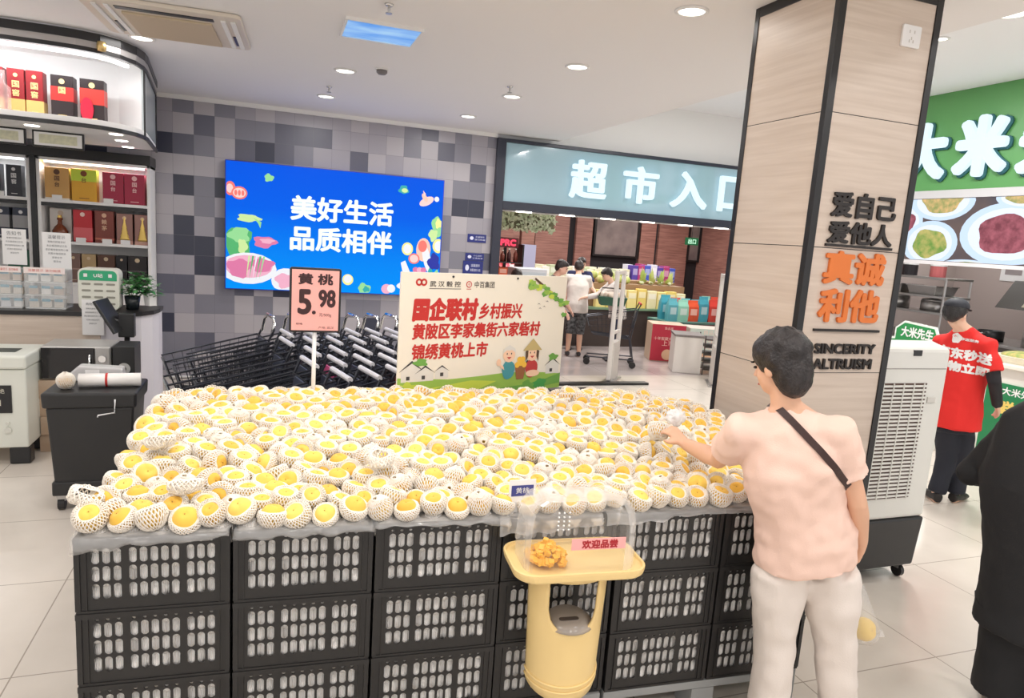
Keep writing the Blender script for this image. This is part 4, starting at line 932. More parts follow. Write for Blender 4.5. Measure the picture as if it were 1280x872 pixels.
# tilted payment screen
t = thing('payment_screen', 'black tilted payment screen on a pole stand before the counter', 'payment screen', (-1.19, 6.43, .70))
bm = bx(-.14, .14, -.012, .012, -.14, .16); bm.transform(Matrix.Translation((-1.235, 6.40, .985)) @ Matrix.Rotation(math.radians(82), 4, 'Z') @ Matrix.Rotation(math.radians(-30), 4, 'X')); obj('screen', bm, M_BPLAS, t, W=True, bevel=.006)
bm = bx(-.06, .06, -.04, .05, -.09, .11); bm.transform(Matrix.Translation((-1.13, 6.46, .90))); obj('printer_body', bm, M_BPLAS, t, W=True, bevel=.008)
obj('bracket', tube(B(), [(-1.22, 6.42, .96), (-1.16, 6.45, .93)], .018, 8), M_BLACK, t, W=True)
obj('pole', tube(B(), [(-1.13, 6.46, .02), (-1.13, 6.46, .82)], .022, 10), M_BLACK, t, W=True, smooth=True)
obj('foot', lathe(B(), [(.14, .001), (.14, .012), (.03, .022), (.0001, .022)], 20, (-1.13, 6.46, 0)), M_BLACK, t, W=True)
# freezer
t = thing('chest_freezer', 'small white chest freezer with black label by the counter', 'freezer', (-1.97, 5.86, 0))
bm = bx(-2.32, -1.625, 5.62, 6.10, .125, .70); obj('body', bm, mat('freezer_white', (222, 224, 214), .35), t, W=True, bevel=.012)
obj('lid', bx(-2.325, -1.615, 5.60, 6.11, .703, .80), mat('freezer_white', (222, 224, 214), .35), t, W=True, bevel=.015)
lb = obj('label_panel', bx(-1.93, -1.715, 5.613, 5.6195, .385, .585), M_BLACK, t, W=True)
bm = B(); text(bm, '冷冻一绝', frm((0, 5.613, 0)), -1.83, .545, .15, None, off=.001); text(bm, '24H', frm((0, 5.613, 0)), -1.83, .46, .10, None, off=.001); obj('lettering', bm, tint((210, 206, 190)), lb, W=True)
for z, r in ((.26, .022), (.31, .012)): obj('control_knob', prism(B(), ell(-1.745, z, r, r), 'y', 5.605, 5.6195), tint((214, 214, 204)), t, W=True)
for x in (-2.3, -1.75):
    for y in (5.63, 5.98): obj('foot', bx(x, x+.13, y, y+.1, .001, .123), M_BPLAS, t, W=True, bevel=.01)
tag(obj('sticker', bx(-1.95, -1.72, 5.75, 5.9, .8005, .803), tint((60, 66, 60)), W=True, loc=(-1.83, 5.8, .8)), 'dark sticker card on the freezer lid', 'sticker')
# carton stack, microwave and odds behind the bin
for k in range(4):
    t = thing('carton', ('lowest', 'second lowest', 'second highest', 'topmost')[k]+' flat brown carton stacked under the microwave', 'carton', (-1.33, 6.08, .001+.14*k), math.radians((-2, 3, -1, 1)[k]), 'cartons under the microwave')
    obj('box', bx(-.30, .30, -.19, .2, 0, .138), mat('brown_cardboard', (178, 152, 128), .8, var=(6, (190, 168, 146))), t, bevel=.004); obj('tape', bx(-.301, .301, -.03, .03, .1375, .1395), tint((206, 186, 160)), t)
t = thing('microwave', 'silver microwave oven with dark door behind the trash bin', 'microwave', (-1.38, 6.08, .562)); 
obj('case', bx(-.23, .23, -.17, .19, .002, .255), mat('silver_plastic', (196, 194, 190), .3, .4), t, bevel=.008)
dr = obj('door', bx(-.225, .125, -.185, -.171, .012, .245), mat('oven_door_black', (28, 26, 28), .12), t, bevel=.004); obj('handle', tube(B(), [(.095, -.205, .06), (.095, -.205, .2)], .008, 8), M_CHROME, dr, smooth=True)
pn = obj('control_panel', bx(.13, .225, -.184, -.171, .012, .245), mat('silver_panel', (168, 166, 164), .3, .5), t, bevel=.003)
for z in (.085, .165): obj('dial', prism(B(), ell(.178, z, .026, .026), 'y', -.20, -.1842), M_CHROME, pn)
t = thing('kettle_base', 'dark box appliance with a round grey dial beside the microwave', 'appliance', (-1.06, 6.08, .562)); obj('body', bx(-.075, .075, -.17, .1, .002, .26), M_BPLAS, t, bevel=.006)
bm = B(); prism(bm, ell(0, .085, .045, .045), 'y', -.18, -.1702); obj('dial', bm, tint((170, 170, 168)), t); bm = B(); prism(bm, ell(0, .085, .018, .018), 'y', -.184, -.1802); obj('dial_hub', bm, M_BLACK, t)
# black rolling bin with film roll
t = thing('rolling_bin', 'tall black plastic bin on casters left of the crates', 'bin', (-1.02, 4.85, 0)); t['label'] = 'tall black plastic bin on casters with a roll of film on top'
def taper(bm, z0, z1, a, b, cx, cy, mi=0):
    v = [bm.verts.new((cx+sx*q[0], cy+sy*q[1], z)) for z, q in ((z0, a), (z1, b)) for sx, sy in ((-1, -1), (1, -1), (1, 1), (-1, 1))]
    for f in ((0, 3, 2, 1), (4, 5, 6, 7), (0, 1, 5, 4), (1, 2, 6, 5), (2, 3, 7, 6), (3, 0, 4, 7)): bm.faces.new([v[k] for k in f]).material_index = mi
    return bm
obj('body', taper(B(), .10, .66, (.205, .17), (.235, .20), 0, 0), M_BPLAS, t, bevel=.012)
obj('rim', taper(B(), .66, .755, (.25, .215), (.255, .22), 0, 0), M_BPLAS, t, bevel=.014); obj('foot_band', taper(B(), .10, .19, (.222, .186), (.222, .186), 0, 0), M_BPLAS, t, bevel=.01)
bm = tube(B(), [(.14, -.235, .72), (.14, -.25, .64), (.05, -.25, .625), (.05, -.255, .615)], .005, 6); obj('wire_hook', bm, M_WHITE, t, smooth=True)
for x in (-.18, .18):
    for y in (-.14, .14):
        w = obj('caster', tube(B(), [(x-.018, y, .04), (x+.018, y, .04)], .038, 14), M_BLACK, t); bm = bx(x-.024, x+.024, y-.02, y+.02, .06, .10); obj('fork', bm, M_STEEL, w)
r = thing('film_roll', 'thick roll of white film with a red tie lying on the black bin', 'roll', (-.96, 4.80, .80)); obj('roll', tube(B(), [(-.15, 0, 0), (.19, .02, 0)], .042, 18), M_FILM if False else mat('white_film_roll', (244, 240, 236), .3), r, smooth=True)
obj('red_tie', tube(B(), [(-.005, .008, 0), (.008, .009, 0)], .044, 18), tint((200, 50, 46)), r, smooth=True)
o = bpy.data.objects.new('loose_peach', PEACH); COL.objects.link(o); o.location = (-1.17, 4.76, .803); tag(o, 'yellow peach in a white net lying on the black bin', 'peach'); n = bpy.data.objects.new('foam_net', NETS[2]); COL.objects.link(n); n.parent = o; n.rotation_euler = (.3, 0, 0); o.scale = (1.15, 1.15, 1.15)
t = thing('clear_package', 'clear plastic tray package leaning on the bin behind the film roll', 'package', (-1.05, 5.0, .757)); bm = prism(B(), [(-.2, .0), (.16, 0), (.15, .085), (-.10, .10), (-.15, .05)], 'y', -.04, .06); obj('tray', bm, mat('cloudy_plastic', (222, 220, 220), .15, alpha=.75), t, bevel=.01); obj('paper_label', bx(-.06, .02, -.042, -.0405, .03, .075), M_WHITE, t)
# ---------------------------------------------------------------- nested shopping trolleys
M_WIRE = mat('dark_basket_wire', (70, 72, 80), .3, .6); M_HAND = mat('pale_handle', (228, 226, 230), .3)
def cart_parts():
    bk = B()
    def rim(z0, z1, xf, xr, wf, wr): return [(-xf, -wf, z0), (xr, -wr, z1), (xr, wr, z1), (-xf, wf, z0), (-xf, -wf, z0)]
    Lv = [(.50, .46, .30, .27, .11, .145), (.60, .63, .345, .30, .12, .152), (.68, .77, .375, .325, .13, .158), (.745, .90, .385, .35, .14, .165)]
    for k, a in enumerate(Lv): tube(bk, rim(*a), .0075 if k == 3 else .003, 6 if k == 3 else 4)
    a, b = Lv[0], Lv[3]
    for s_ in (-1, 1):
        for q in range(11):
            f = q/10; tube(bk, [(-a[2]*(1-f)+a[3]*f, s_*(a[4]*(1-f)+a[5]*f), a[0]*(1-f)+a[1]*f), (-b[2]*(1-f)+b[3]*f, s_*(b[4]*(1-f)+b[5]*f), b[0]*(1-f)+b[1]*f)], .0024, 4)
    for q in range(1, 8):
        f = q/8*2-1; tube(bk, [(-a[2], f*a[4], a[0]), (-b[2], f*b[4], b[0])], .0024, 4); tube(bk, [(-a[2], f*a[4], a[0]), (a[3], f*a[5], a[1])], .0024, 4)
    fr = B()
    for s_ in (-1, 1):
        tube(fr, [(.41, s_*.178, .99), (.37, s_*.175, .90), (.30, s_*.18, .45), (.36, s_*.20, .12)], .010, 6); tube(fr, [(.30, s_*.18, .45), (-.28, s_*.12, .48)], .009, 6); tube(fr, [(.36, s_*.2, .13), (-.34, s_*.14, .13)], .010, 6)
    tube(fr, [(-.34, -.14, .13), (-.34, .14, .13)], .009, 6)
    hd = B(); tube(hd, [(.41, -.165, .995), (.41, .165, .995)], .0165, 10)
    fl = B(); prism(fl, [(.315, .62), (.325, .62), (.365, .88), (.355, .88)], 'y', -.14, .14)
    ad = B(); prism(ad, [(-.352, .60), (-.345, .60), (-.387, .735), (-.394, .735)], 'y', -.11, .11)
    return [('basket', bk, M_WIRE), ('frame', fr, M_WIRE), ('handle', hd, M_HAND), ('seat_flap', fl, mat('dark_flap', (64, 68, 82), .4)), ('front_plate', ad, mat('grey_plate', (110, 114, 122), .35))], [(x, s_*w, .055) for x, w in ((.36, .2), (-.34, .14)) for s_ in (-1, 1)]
def wheel_mesh(p): return tube(B(), [(p[0], p[1]-.012, p[2]), (p[0], p[1]+.012, p[2])], .052, 12)
CA = math.radians(13)
def make_cart():
    t = thing('shopping_trolley', 'x', 'shopping trolley', (0, 0, 0), CA); pr, wh = cart_parts()
    for n, bm, m in pr: obj(n, bm, m, t, smooth=False)
    for p in wh: obj('wheel', wheel_mesh(p), M_BLACK, t)
    return t
o = obj('handle', tube(B(), [(.39, -.17, .93), (.41, -.165, 1.03), (.42, -.12, 1.075), (.42, .12, 1.075), (.41, .165, 1.03), (.39, .17, .93)], .014, 8), M_CHROME, smooth=True); LOOP = o.data; bpy.data.objects.remove(o)
cart0 = make_cart(); used = [False]
PINK = mat('pink_plate', (226, 96, 150), .4); GREYP = mat('pale_plate', (176, 186, 190), .4); ORGP = mat('orange_plate', (226, 96, 60), .4); BLUP = mat('blue_plate', (40, 80, 170), .4)
rown = ['nearest row to the peaches', 'second row from the peaches', 'third row from the peaches', 'fourth row from the peaches', 'fifth row from the peaches', 'row against the tiled wall']
posn = ['front trolley', 'second trolley', 'third trolley', 'fourth trolley', 'fifth trolley', 'sixth trolley', 'seventh trolley', 'rearmost trolley']
fx = Vector((math.cos(CA), math.sin(CA), 0))
for r, (hx, hy) in enumerate(((.40, 4.05), (.24, 4.42), (.28, 4.80), (.12, 5.20), (.13, 5.60), (.0, 6.02))):
    for k in range(7):
        h = Vector((hx, hy, 0))+fx*.178*k; loc = h-fx*.41
        lb = '%s of the nested line in the %s' % (posn[k], rown[r])
        if not used[0]: t = cart0; used[0] = True; t.location = loc; t['label'] = lb; t['group'] = 'nested shopping trolleys'
        else: t = dup(cart0, loc, CA, lb, 'nested shopping trolleys')
        sw = {(1, 0): ('front_plate', PINK), (0, 1): ('front_plate', GREYP), (2, 0): ('front_plate', GREYP), (3, 0): ('front_plate', GREYP), (2, 1): ('seat_flap', PINK), (0, 3): ('seat_flap', ORGP), (1, 4): ('seat_flap', ORGP), (0, 5): ('seat_flap', BLUP), (2, 6): ('seat_flap', BLUP), (1, 6): ('seat_flap', BLUP)}.get((r, k))
        if r == 5:
            for c in COL.objects:
                if c.parent == t and c.name.startswith('handle'): c.data = LOOP
        if sw:
            for c in COL.objects:
                if c.parent == t and c.name.startswith(sw[0]): c.data = c.data.copy(); c.data.materials[0] = sw[1]
# ---------------------------------------------------------------- air cooler
t = thing('air_cooler', 'tall white portable air cooler with grille on a black base', 'air cooler', (3.36, 3.0, 0))
M_CW = mat('cooler_white', (226, 226, 220), .35)
x0, x1, y0, y1 = 3.09, 3.655, 2.80, 3.19
bm = B(); prism(bm, [(y0, .40), (y1, .40), (y1, 1.36), (y0+.12, 1.43), (y0, 1.40)], 'x', x0, x1); obj('body', bm, M_CW, t, W=True, bevel=.02)
obj('base', taper(B(), .09, .398, (.275, .185), (.288, .2), (x0+x1)/2, (y0+y1)/2), M_BPLAS, t, W=True, bevel=.015)
g = obj('grille', bx(x0+.04, x1-.15, y0-.004, y0+.002, .53, 1.205), mat('grille_dark', (92, 70, 62), .6), t, W=True)
bm = B()
for k in range(30): z = .54+.0222*k; box(bm, x0+.04, x1-.15, y0-.012, y0-.0045, z, z+.011)
for k in range(5): x = x0+.085+.075*k; box(bm, x-.003, x+.003, y0-.015, y0-.010, .53, 1.205)
obj('slat', bm, M_CW, g, W=True)
bm = bx(x0+.02, x1-.02, y0-.003, y0+.001, 1.285, 1.289); obj('seam', bm, tint((150, 146, 140)), t, W=True)
obj('top_slot', bx(x0+.28, x0+.34, y0-.004, y0+.01, 1.36, 1.392), M_BLACK, t, W=True); obj('latch', bx(x1-.13, x1-.07, y0-.008, y0, 1.09, 1.125), tint((206, 204, 198)), t, W=True, bevel=.003)
for x in (x0+.06, x1-.06):
    for y in (y0+.06, y1-.06):
        w = obj('caster', tube(B(), [(x-.012, y, .04), (x+.012, y, .04)], .038, 14), M_BLACK, t, W=True); obj('fork', bx(x-.02, x+.02, y-.015, y+.015, .055, .092), M_STEEL, w, W=True)
# ---------------------------------------------------------------- inside the supermarket
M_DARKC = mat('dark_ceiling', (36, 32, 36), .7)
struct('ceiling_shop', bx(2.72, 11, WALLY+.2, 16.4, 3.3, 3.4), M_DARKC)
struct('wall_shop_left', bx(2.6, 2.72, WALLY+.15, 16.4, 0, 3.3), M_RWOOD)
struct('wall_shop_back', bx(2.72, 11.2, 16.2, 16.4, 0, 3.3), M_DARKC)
struct('wall_shop_right', bx(11, 11.2, WALLY+.15, 16.4, 0, 3.3), M_RWOOD)
for k, (x0, x1) in enumerate(((2.9, 3.3), (5.5, 6.0), (6.2, 7.1), (7.3, 7.75), (9.15, 9.6), (9.7, 10.6), (11.4, 11.6))):
    if x1 < 11: struct('trim_%d' % (k+2), bx(x0, x1, 16.1, 16.198, 0, 3.3), M_RWOOD)
for x0, x1 in ((3.35, 3.95), (4.1, 4.95), (5.15, 5.45)): struct('trim_%d' % (20+int(x0*10)), bx(x0, x1, 14.2, 14.35, 0, 3.3), M_RWOOD)
for x0, x1, lb in ((7.85, 9.05, 'pale framed service window in the back wall of the supermarket'), (10.65, 10.95, 'narrow dark framed window at the far end of the supermarket')):
    t = thing('service_window', lb, 'window', ((x0+x1)/2, 16.19, 1.75)); bm = bx(x0, x1, 16.12, 16.19, 1.6, 2.75); obj('pane', bm, mat('dull_pane', (150, 136, 132), .3, var=(2, (110, 98, 100))), t, W=True)
    bm = bx(x0-.06, x0, 16.08, 16.19, 1.55, 2.8); box(bm, x1, x1+.06, 16.08, 16.19, 1.55, 2.8); box(bm, x0, x1, 16.08, 16.19, 2.75, 2.8); box(bm, x0, x1, 16.08, 16.19, 1.55, 1.6); obj('frame', bm, M_BLACK, t, W=True)
for x, y in ((4.4, 10.2), (6.6, 10.2), (8.6, 10.4), (4.6, 12.4), (6.8, 12.4), (9, 12.6), (6, 14.6), (9, 14.6)):
    t = thing('shop_spotlight', 'small spotlight in the dark supermarket ceiling', 'light', (x, y, 3.3), 0, 'supermarket spotlights')
    obj('lamp', lathe(B(), [(.07, -.001), (.06, -.10), (.0001, -.10)], 12), M_LAMP, t)
    l = bpy.data.lights.new('spot_light', 'AREA'); l.shape = 'DISK'; l.size = .4; l.energy = STORE_W; l.color = (1, .95, .9); o = bpy.data.objects.new('spot_light', l); COL.objects.link(o); o.parent = t; o.location = (0, 0, -.12)
# hanging greenery, red sign, exit sign
t = thing('hanging_greenery', 'hanging panel of pale green artificial leaves inside the doorway', 'greenery', (3.75, 10.0, 2.0))
obj('backing', bx(3.25, 4.16, 10.03, 10.06, 2.0, 2.45), tint((120, 120, 90)), t, W=True)
bm = B(); RR = random.Random(21)
for k in range(420):
    c = Vector((RR.uniform(3.24, 4.16), 10.0+RR.uniform(-.06, .02), RR.uniform(1.97, 2.44))); a = RR.uniform(0, 6.3); d1 = Vector((math.cos(a), RR.uniform(-.5, .5), math.sin(a)))*.045; d2 = Vector((-math.sin(a), RR.uniform(-.3, .3), math.cos(a)))*.018
    bm.faces.new([bm.verts.new(c-d1), bm.verts.new(c+d2), bm.verts.new(c+d1), bm.verts.new(c-d2)])
obj('foliage', bm, mat('pale_artificial_leaf', (226, 234, 206), .5, var=(14, (176, 198, 156))), t, W=True)
for x in (3.4, 4.0): obj('wire', tube(B(), [(x, 10.04, 2.44), (x, 10.04, 3.3)], .006, 5), M_BLACK, t, W=True)
t = thing('red_sign', 'small glowing red sign on the supermarket wall by the doorway frame', 'sign', (4.05, 12, 1.7)); obj('box', bx(3.86, 4.3, 12.0, 12.06, 1.68, 1.86), tint((90, 16, 26)), t, W=True)
bm = B(); text(bm, 'PRC', frm((0, 12.0, 0)), 4.1, 1.77, .30, .12, bold=.008, off=.002); obj('lettering', bm, mat('red_glow', (255, 60, 90), emit=1.5), t, W=True)
obj('post', bx(4.05, 4.1, 12.06, 12.1, .001, 1.8), M_BLACK, t, W=True)
t = thing('exit_sign', 'small green lit exit sign hanging in the supermarket', 'exit sign', (8.66, 13, 2.0)); obj('case', bx(8.5, 8.82, 13, 13.03, 1.97, 2.13), tint((20, 120, 70), emit=.5), t, W=True)
bm = B(); text(bm, '出口', frm((0, 13, 0)), 8.66, 2.05, .2, .11, bold=.003, off=.002); obj('lettering', bm, mat('green_glow', (200, 255, 220), emit=1), t, W=True)
obj('hanger', tube(B(), [(8.66, 13.02, 2.13), (8.66, 13.02, 3.3)], .006, 5), M_BLACK, t, W=True)
# anti-theft gates
M_GATE = mat('gate_white', (214, 208, 202), .4)
def gate(label, x, y, h, rz):
    t = thing('security_gate', label, 'security gate', (x, y, 0), rz, 'anti-theft gates at the doorway')
    bm = B()
    for a in (-.22, .22): prism(bm, rrect(.05, .06, .015, 3, a, 0), 'z', .04, h)
    box(bm, -.22, .22, -.02, .02, h-.05, h); box(bm, -.22, .22, -.018, .018, .66, .70); obj('frame', bm, M_GATE, t, bevel=.004)
    bm = B(); prism(bm, rrect(.40, .08, .02, 3, 0, 0), 'z', .02, .55); obj('base_panel', bm, mat('gate_grey', (196, 190, 184), .45), t)
    obj('foot', bx(-.26, .26, -.08, .08, .001, .02), M_STEEL, t); obj('tag_label', bx(-.03, .03, -.025, -.021, h-.11, h-.06), M_WHITE, t)
gate('pale anti-theft gate panel beside the woman with a lanyard', 4.50, 8.35, 1.52, math.radians(50))
gate('pale anti-theft gate panel beside the pillar', 5.95, 8.05, 1.56, math.radians(60))
bm = bx(3.4, 4.9, 8.02, 8.14, .001, .03); tag(obj('floor_rail', bm, M_BLACK, loc=None), 'black floor rail across the doorway beside the gate', 'rail')
bm = bx(3.1, 3.9, 7.6, 7.72, .001, .05); tag(obj('floor_rail', bm, M_BLACK), 'black floor rail nearer the peaches', 'rail')
# promotion stands and goods
def cuboid_stand(name, label, x, y, w, d_, h, rz, front, side, writing=None):
    t = thing(name, label, 'display stand', (x, y, 0), rz); obj('body', bx(-w/2, w/2, 0, d_, .001, h), tint(side), t, bevel=.004); p = obj('front_panel', bx(-w/2+.002, w/2-.002, -.006, -.0005, .01, h-.004), tint(front), t)
    bm = B(); F = frm((0, -.006, 0))
    if writing:
        text(bm, writing[0], F, 0, h*.90, w*.25, None, off=.001); text(bm, writing[1], F, 0, h*.62, w*.85, None, off=.001); text(bm, writing[2], F, 0, h*.50, w*.35, None, off=.001)
        bm2 = B(); flat(bm2, ell(0, h*.19, w*.16, w*.16, 24), F, .001); flat(bm2, ell(0, h*.19, w*.13, w*.13, 24), F, .0014); obj('emblem', bm2, tint((236, 196, 160)), p)
        obj('lettering', bm, tint((246, 214, 200)), p)
    return t
rs = cuboid_stand('promotion_stand', 'crimson promotion stand with pale writing inside the doorway', 6.24, 9.75, .56, .5, .62, math.radians(-20), (190, 44, 66), (196, 172, 150), ('良品库', '十年窖藏大师酿造', '上市'))
cuboid_stand('promotion_stand', 'pale mint promotion stand beside the crimson one', 6.92, 9.62, .62, .5, .58, math.radians(-20), (206, 220, 208), (200, 190, 180), ('良品', '新鲜生活', '特惠'))
t = thing('basket_cabinet', 'white low cabinet with a dark basket rack beside the pillar gate', 'cabinet', (6.1, 8.75, 0), math.radians(-25)); obj('body', bx(-.32, .10, 0, .5, .001, .56), mat('cabinet_white', (214, 208, 202), .5), t, bevel=.01); obj('top', bx(-.33, .11, -.01, .51, .5605, .59), tint((120, 112, 110)), t)
bm = B()
for k in range(5):
    z = .08+.115*k
    for y in (.02, .16, .30, .46): tube(bm, [(.12, y, z), (.42, y, z)], .006, 4)
    tube(bm, [(.42, .0, z), (.42, .48, z)], .008, 4); tube(bm, [(.12, 0, z), (.42, 0, z)], .008, 4); box(bm, .14, .41, .02, .46, z+.004, z+.01)
for x, y in ((.13, 0), (.42, 0), (.42, .48), (.13, .48)): tube(bm, [(x, y, .001), (x, y, .6)], .010, 5)
obj('basket_rack', bm, mat('rack_dark', (74, 66, 62), .5, .3), t)
RR = random.Random(77)
def table(name, label, x0, x1, y0, y1, h, c, top=None):
    t = thing(name, label, 'display table', ((x0+x1)/2, y0, 0)); obj('cabinet', bx(x0+.03, x1-.03, y0+.03, y1-.03, .001, h-.04), tint(c), t, W=True); obj('table_top', bx(x0, x1, y0, y1, h-.0395, h), tint(top or (190, 186, 180)), t, W=True, bevel=.004); return t
def goods(name, cat, group, label, n, x0, x1, y, z, size, cols, kind='box', rows=1, dy=.16, dz=0):
    """a row of goods, each a thing of its own"""
    for r in range(rows):
        for k in range(n):
            x = x0+(x1-x0)*(k+.5)/n; w, d_, h = size; c = cols[(k+r*3) % len(cols)]; w *= RR.uniform(.9, 1.02); h *= RR.uniform(.88, 1.08)
            t = thing(name, label, cat, (x, y+r*dy, z+r*dz), RR.uniform(-.06, .06), group)
            if kind == 'box':
                obj('carton', bx(-w/2, w/2, -d_/2, d_/2, .0005, h), tint(c), t, bevel=.006); c2 = tuple(min(255, int(q*.5+128)) for q in c)
                bm = bx(-w*.38, w*.38, -d_/2-.003, -d_/2-.0004, h*.55, h*.85); obj('front_label', bm, tint(c2), t)
            elif kind == 'bag':
                bm = B(); rr = []
                for z_, a, b in ((.001, .48, .45), (h*.3, .52, .5), (h*.7, .48, .45), (h*.9, .42, .12), (h, .46, .02)):
                    rr.append([bm.verts.new((sx*w*a, sy*d_*b, z_)) for sx, sy in ((-1, -1), (0, -1.2), (1, -1), (1, 1), (0, 1.2), (-1, 1))])
                for a, b in zip(rr, rr[1:]):
                    for q in range(6): bm.faces.new((a[q], a[(q+1) % 6], b[(q+1) % 6], b[q]))
                bm.faces.new(rr[0][::-1]); bm.faces.new(rr[-1]); obj('pouch', bm, tint(c, .35), t)
                obj('front_label', bx(-w*.3, w*.3, -d_*.62, -d_*.60, h*.3, h*.6), tint(tuple(min(255, int(q*.4+150)) for q in c)), t)
            elif kind == 'bottle':
                obj('body', lathe(B(), [(.0001, .001), (w*.45, .001), (w*.45, h*.6), (w*.16, h*.78), (w*.16, h*.94), (.0001, h*.94)], 10), tint(c, .25), t, smooth=True); obj('cap', lathe(B(), [(w*.19, h*.9), (w*.19, h), (.0001, h)], 8), tint((236, 230, 220)), t)
            elif kind == 'melon': obj('fruit', ball(B(), (0, 0, h*.47), (w/2, w/2, h*.47), 14, 9), mat('pale_melon', (226, 222, 150), .5, var=(9, (170, 190, 100), (1, 1, .3))), t, smooth=True); obj('stem', tube(B(), [(0, 0, h*.92), (.01, 0, h*1.05)], .008, 5), tint((90, 120, 60)), t)
            elif kind == 'leaf':
                bm = B(); R3 = random.Random(k*7+r)
                for q in range(26):
                    a = R3.uniform(0, 6.3); e = R3.uniform(.1, 1.4); L_ = h*R3.uniform(.6, 1); dd = Vector((math.cos(a)*math.cos(e)*w/h*.6, math.sin(a)*math.cos(e)*w/h*.6, math.sin(e)))*L_; s_ = dd.cross(Vector((.3, .2, 1))).normalized()*w*.13
                    bm.faces.new([bm.verts.new((0, 0, .01)), bm.verts.new(dd*.55+s_), bm.verts.new(dd), bm.verts.new(dd*.55-s_)])
                obj('leaves', bm, tint(c), t); obj('stalk', ball(B(), (0, 0, h*.12), (w*.22, w*.22, h*.12), 10, 6), tint((226, 232, 200)), t)
table('produce_table', 'long produce table behind the woman with a lanyard', 4.7, 7.9, 11.2, 12.2, .72, (70, 60, 56), (120, 150, 120))
goods('packed_fruit_box', 'fruit box', 'yellow fruit boxes on the produce table', 'yellow fruit gift box standing on the produce table', 9, 5.6, 7.5, 11.32, .72, (.20, .12, .34), [(244, 226, 150), (240, 214, 120), (246, 236, 190)], 'box')
goods('melon', 'melon', 'pale melons heaped on the produce table', 'round pale green melon on the raised produce heap', 4, 5.7, 6.42, 11.52, 1.1485, (.165, 0, .16), [(226, 222, 150)], 'melon')
goods('melon', 'melon', 'pale melons heaped on the produce table', 'round pale green melon on the raised produce heap', 4, 5.7, 6.42, 11.83, 1.2005, (.165, 0, .17), [(226, 222, 150)], 'melon')
goods('cabbage', 'vegetable', 'leafy greens on the produce table', 'leafy pale green cabbage on the produce table top', 4, 6.6, 7.4, 11.58, 1.1485, (.22, 0, .36), [(186, 206, 120), (206, 216, 140)], 'leaf')
obj_t = thing('tiered_riser', 'stepped riser holding melons and greens on the produce table', 'riser', (6.5, 11.75, .72)); obj('step', bx(5.55, 7.55, 11.42, 12.15, .7205, 1.148), tint((150, 120, 90)), obj_t, W=True); obj('step', bx(5.55, 7.55, 11.75, 12.15, 1.1485, 1.2), tint((150, 120, 90)), obj_t, W=True)
goods('red_gift_box', 'gift box', 'red gift boxes by the produce table', 'red and cream gift box left of the yellow fruit boxes', 4, 4.78, 5.45, 11.35, .72, (.15, .12, .30), [(206, 64, 54), (220, 90, 66), (236, 214, 180)], 'box', 2, .2, 0)
table('snack_table', 'low display table with bright snack bags near the pillar', 6.55, 8.3, 10.35, 11.0, .60, (130, 90, 90), (90, 130, 120))
goods('snack_bag', 'snack bag', 'snack bags on the low table', 'bright plump snack bag on the low display table', 6, 6.62, 7.9, 10.5, .6, (.22, .10, .42), [(96, 176, 190), (150, 210, 190), (226, 90, 56), (70, 160, 180), (214, 70, 60), (110, 190, 200)], 'bag', 2, .24, 0)
goods('snack_bag', 'snack bag', 'blue snack bags near the pillar', 'deep blue tall snack bag beside the pillar', 2, 7.75, 8.2, 10.52, .6, (.24, .10, .62), [(40, 70, 190), (50, 96, 210)], 'bag')
table('drinks_shelf', 'display counter with pale boxes deep inside the supermarket', 4.0, 8.6, 13.2, 13.9, 1.0, (120, 70, 70), (230, 226, 214))
goods('pale_box', 'box', 'pale boxes on the rear counter', 'pale cream box on the rear supermarket counter', 14, 5.0, 7.4, 13.45, 1.0, (.18, .2, .34), [(236, 230, 206), (226, 222, 190), (240, 236, 226), (196, 206, 170)], 'box', 2, .25, 0)
goods('purple_box', 'box', 'purple and blue boxes on the rear counter', 'purple or blue box on the rear supermarket counter', 7, 7.45, 8.55, 13.45, 1.0, (.16, .2, .45), [(90, 70, 160), (180, 60, 120), (70, 90, 190), (220, 220, 236)], 'box', 2, .25, 0)
goods('red_packet', 'packet', 'red packets on the rear counter', 'red packet on the rear supermarket counter near the greenery', 8, 4.05, 5.0, 13.45, 1.0, (.12, .15, .36), [(206, 50, 60), (226, 90, 110), (240, 220, 220)], 'bag', 2, .22, 0)
t = thing('bottle_rack', 'tall dark rack of bottles beside the doorway frame', 'rack', (3.85, 11.9, 0))
for z in (.3, .7, 1.08, 1.42): obj('shelf', bx(3.5, 4.35, 11.85, 12.25, z-.02, z), tint((60, 50, 50)), t, W=True)
for x in (3.5, 4.35): obj('upright', bx(x-.015, x+.015, 11.85, 12.25, .001, 1.75), M_BLACK, t, W=True)
goods('dark_bottle', 'bottle', 'bottles on the dark rack', 'dark bottle with pale cap on the rack by the doorway frame', 6, 3.55, 4.3, 11.95, 1.4205, (.09, 0, .24), [(70, 40, 44), (120, 60, 50)], 'bottle')
goods('orange_box', 'box', 'orange boxes on the dark rack', 'orange and pink box on the rack by the doorway frame', 4, 3.55, 4.3, 12.0, 1.0805, (.17, .12, .25), [(230, 110, 70), (226, 100, 110)], 'box')
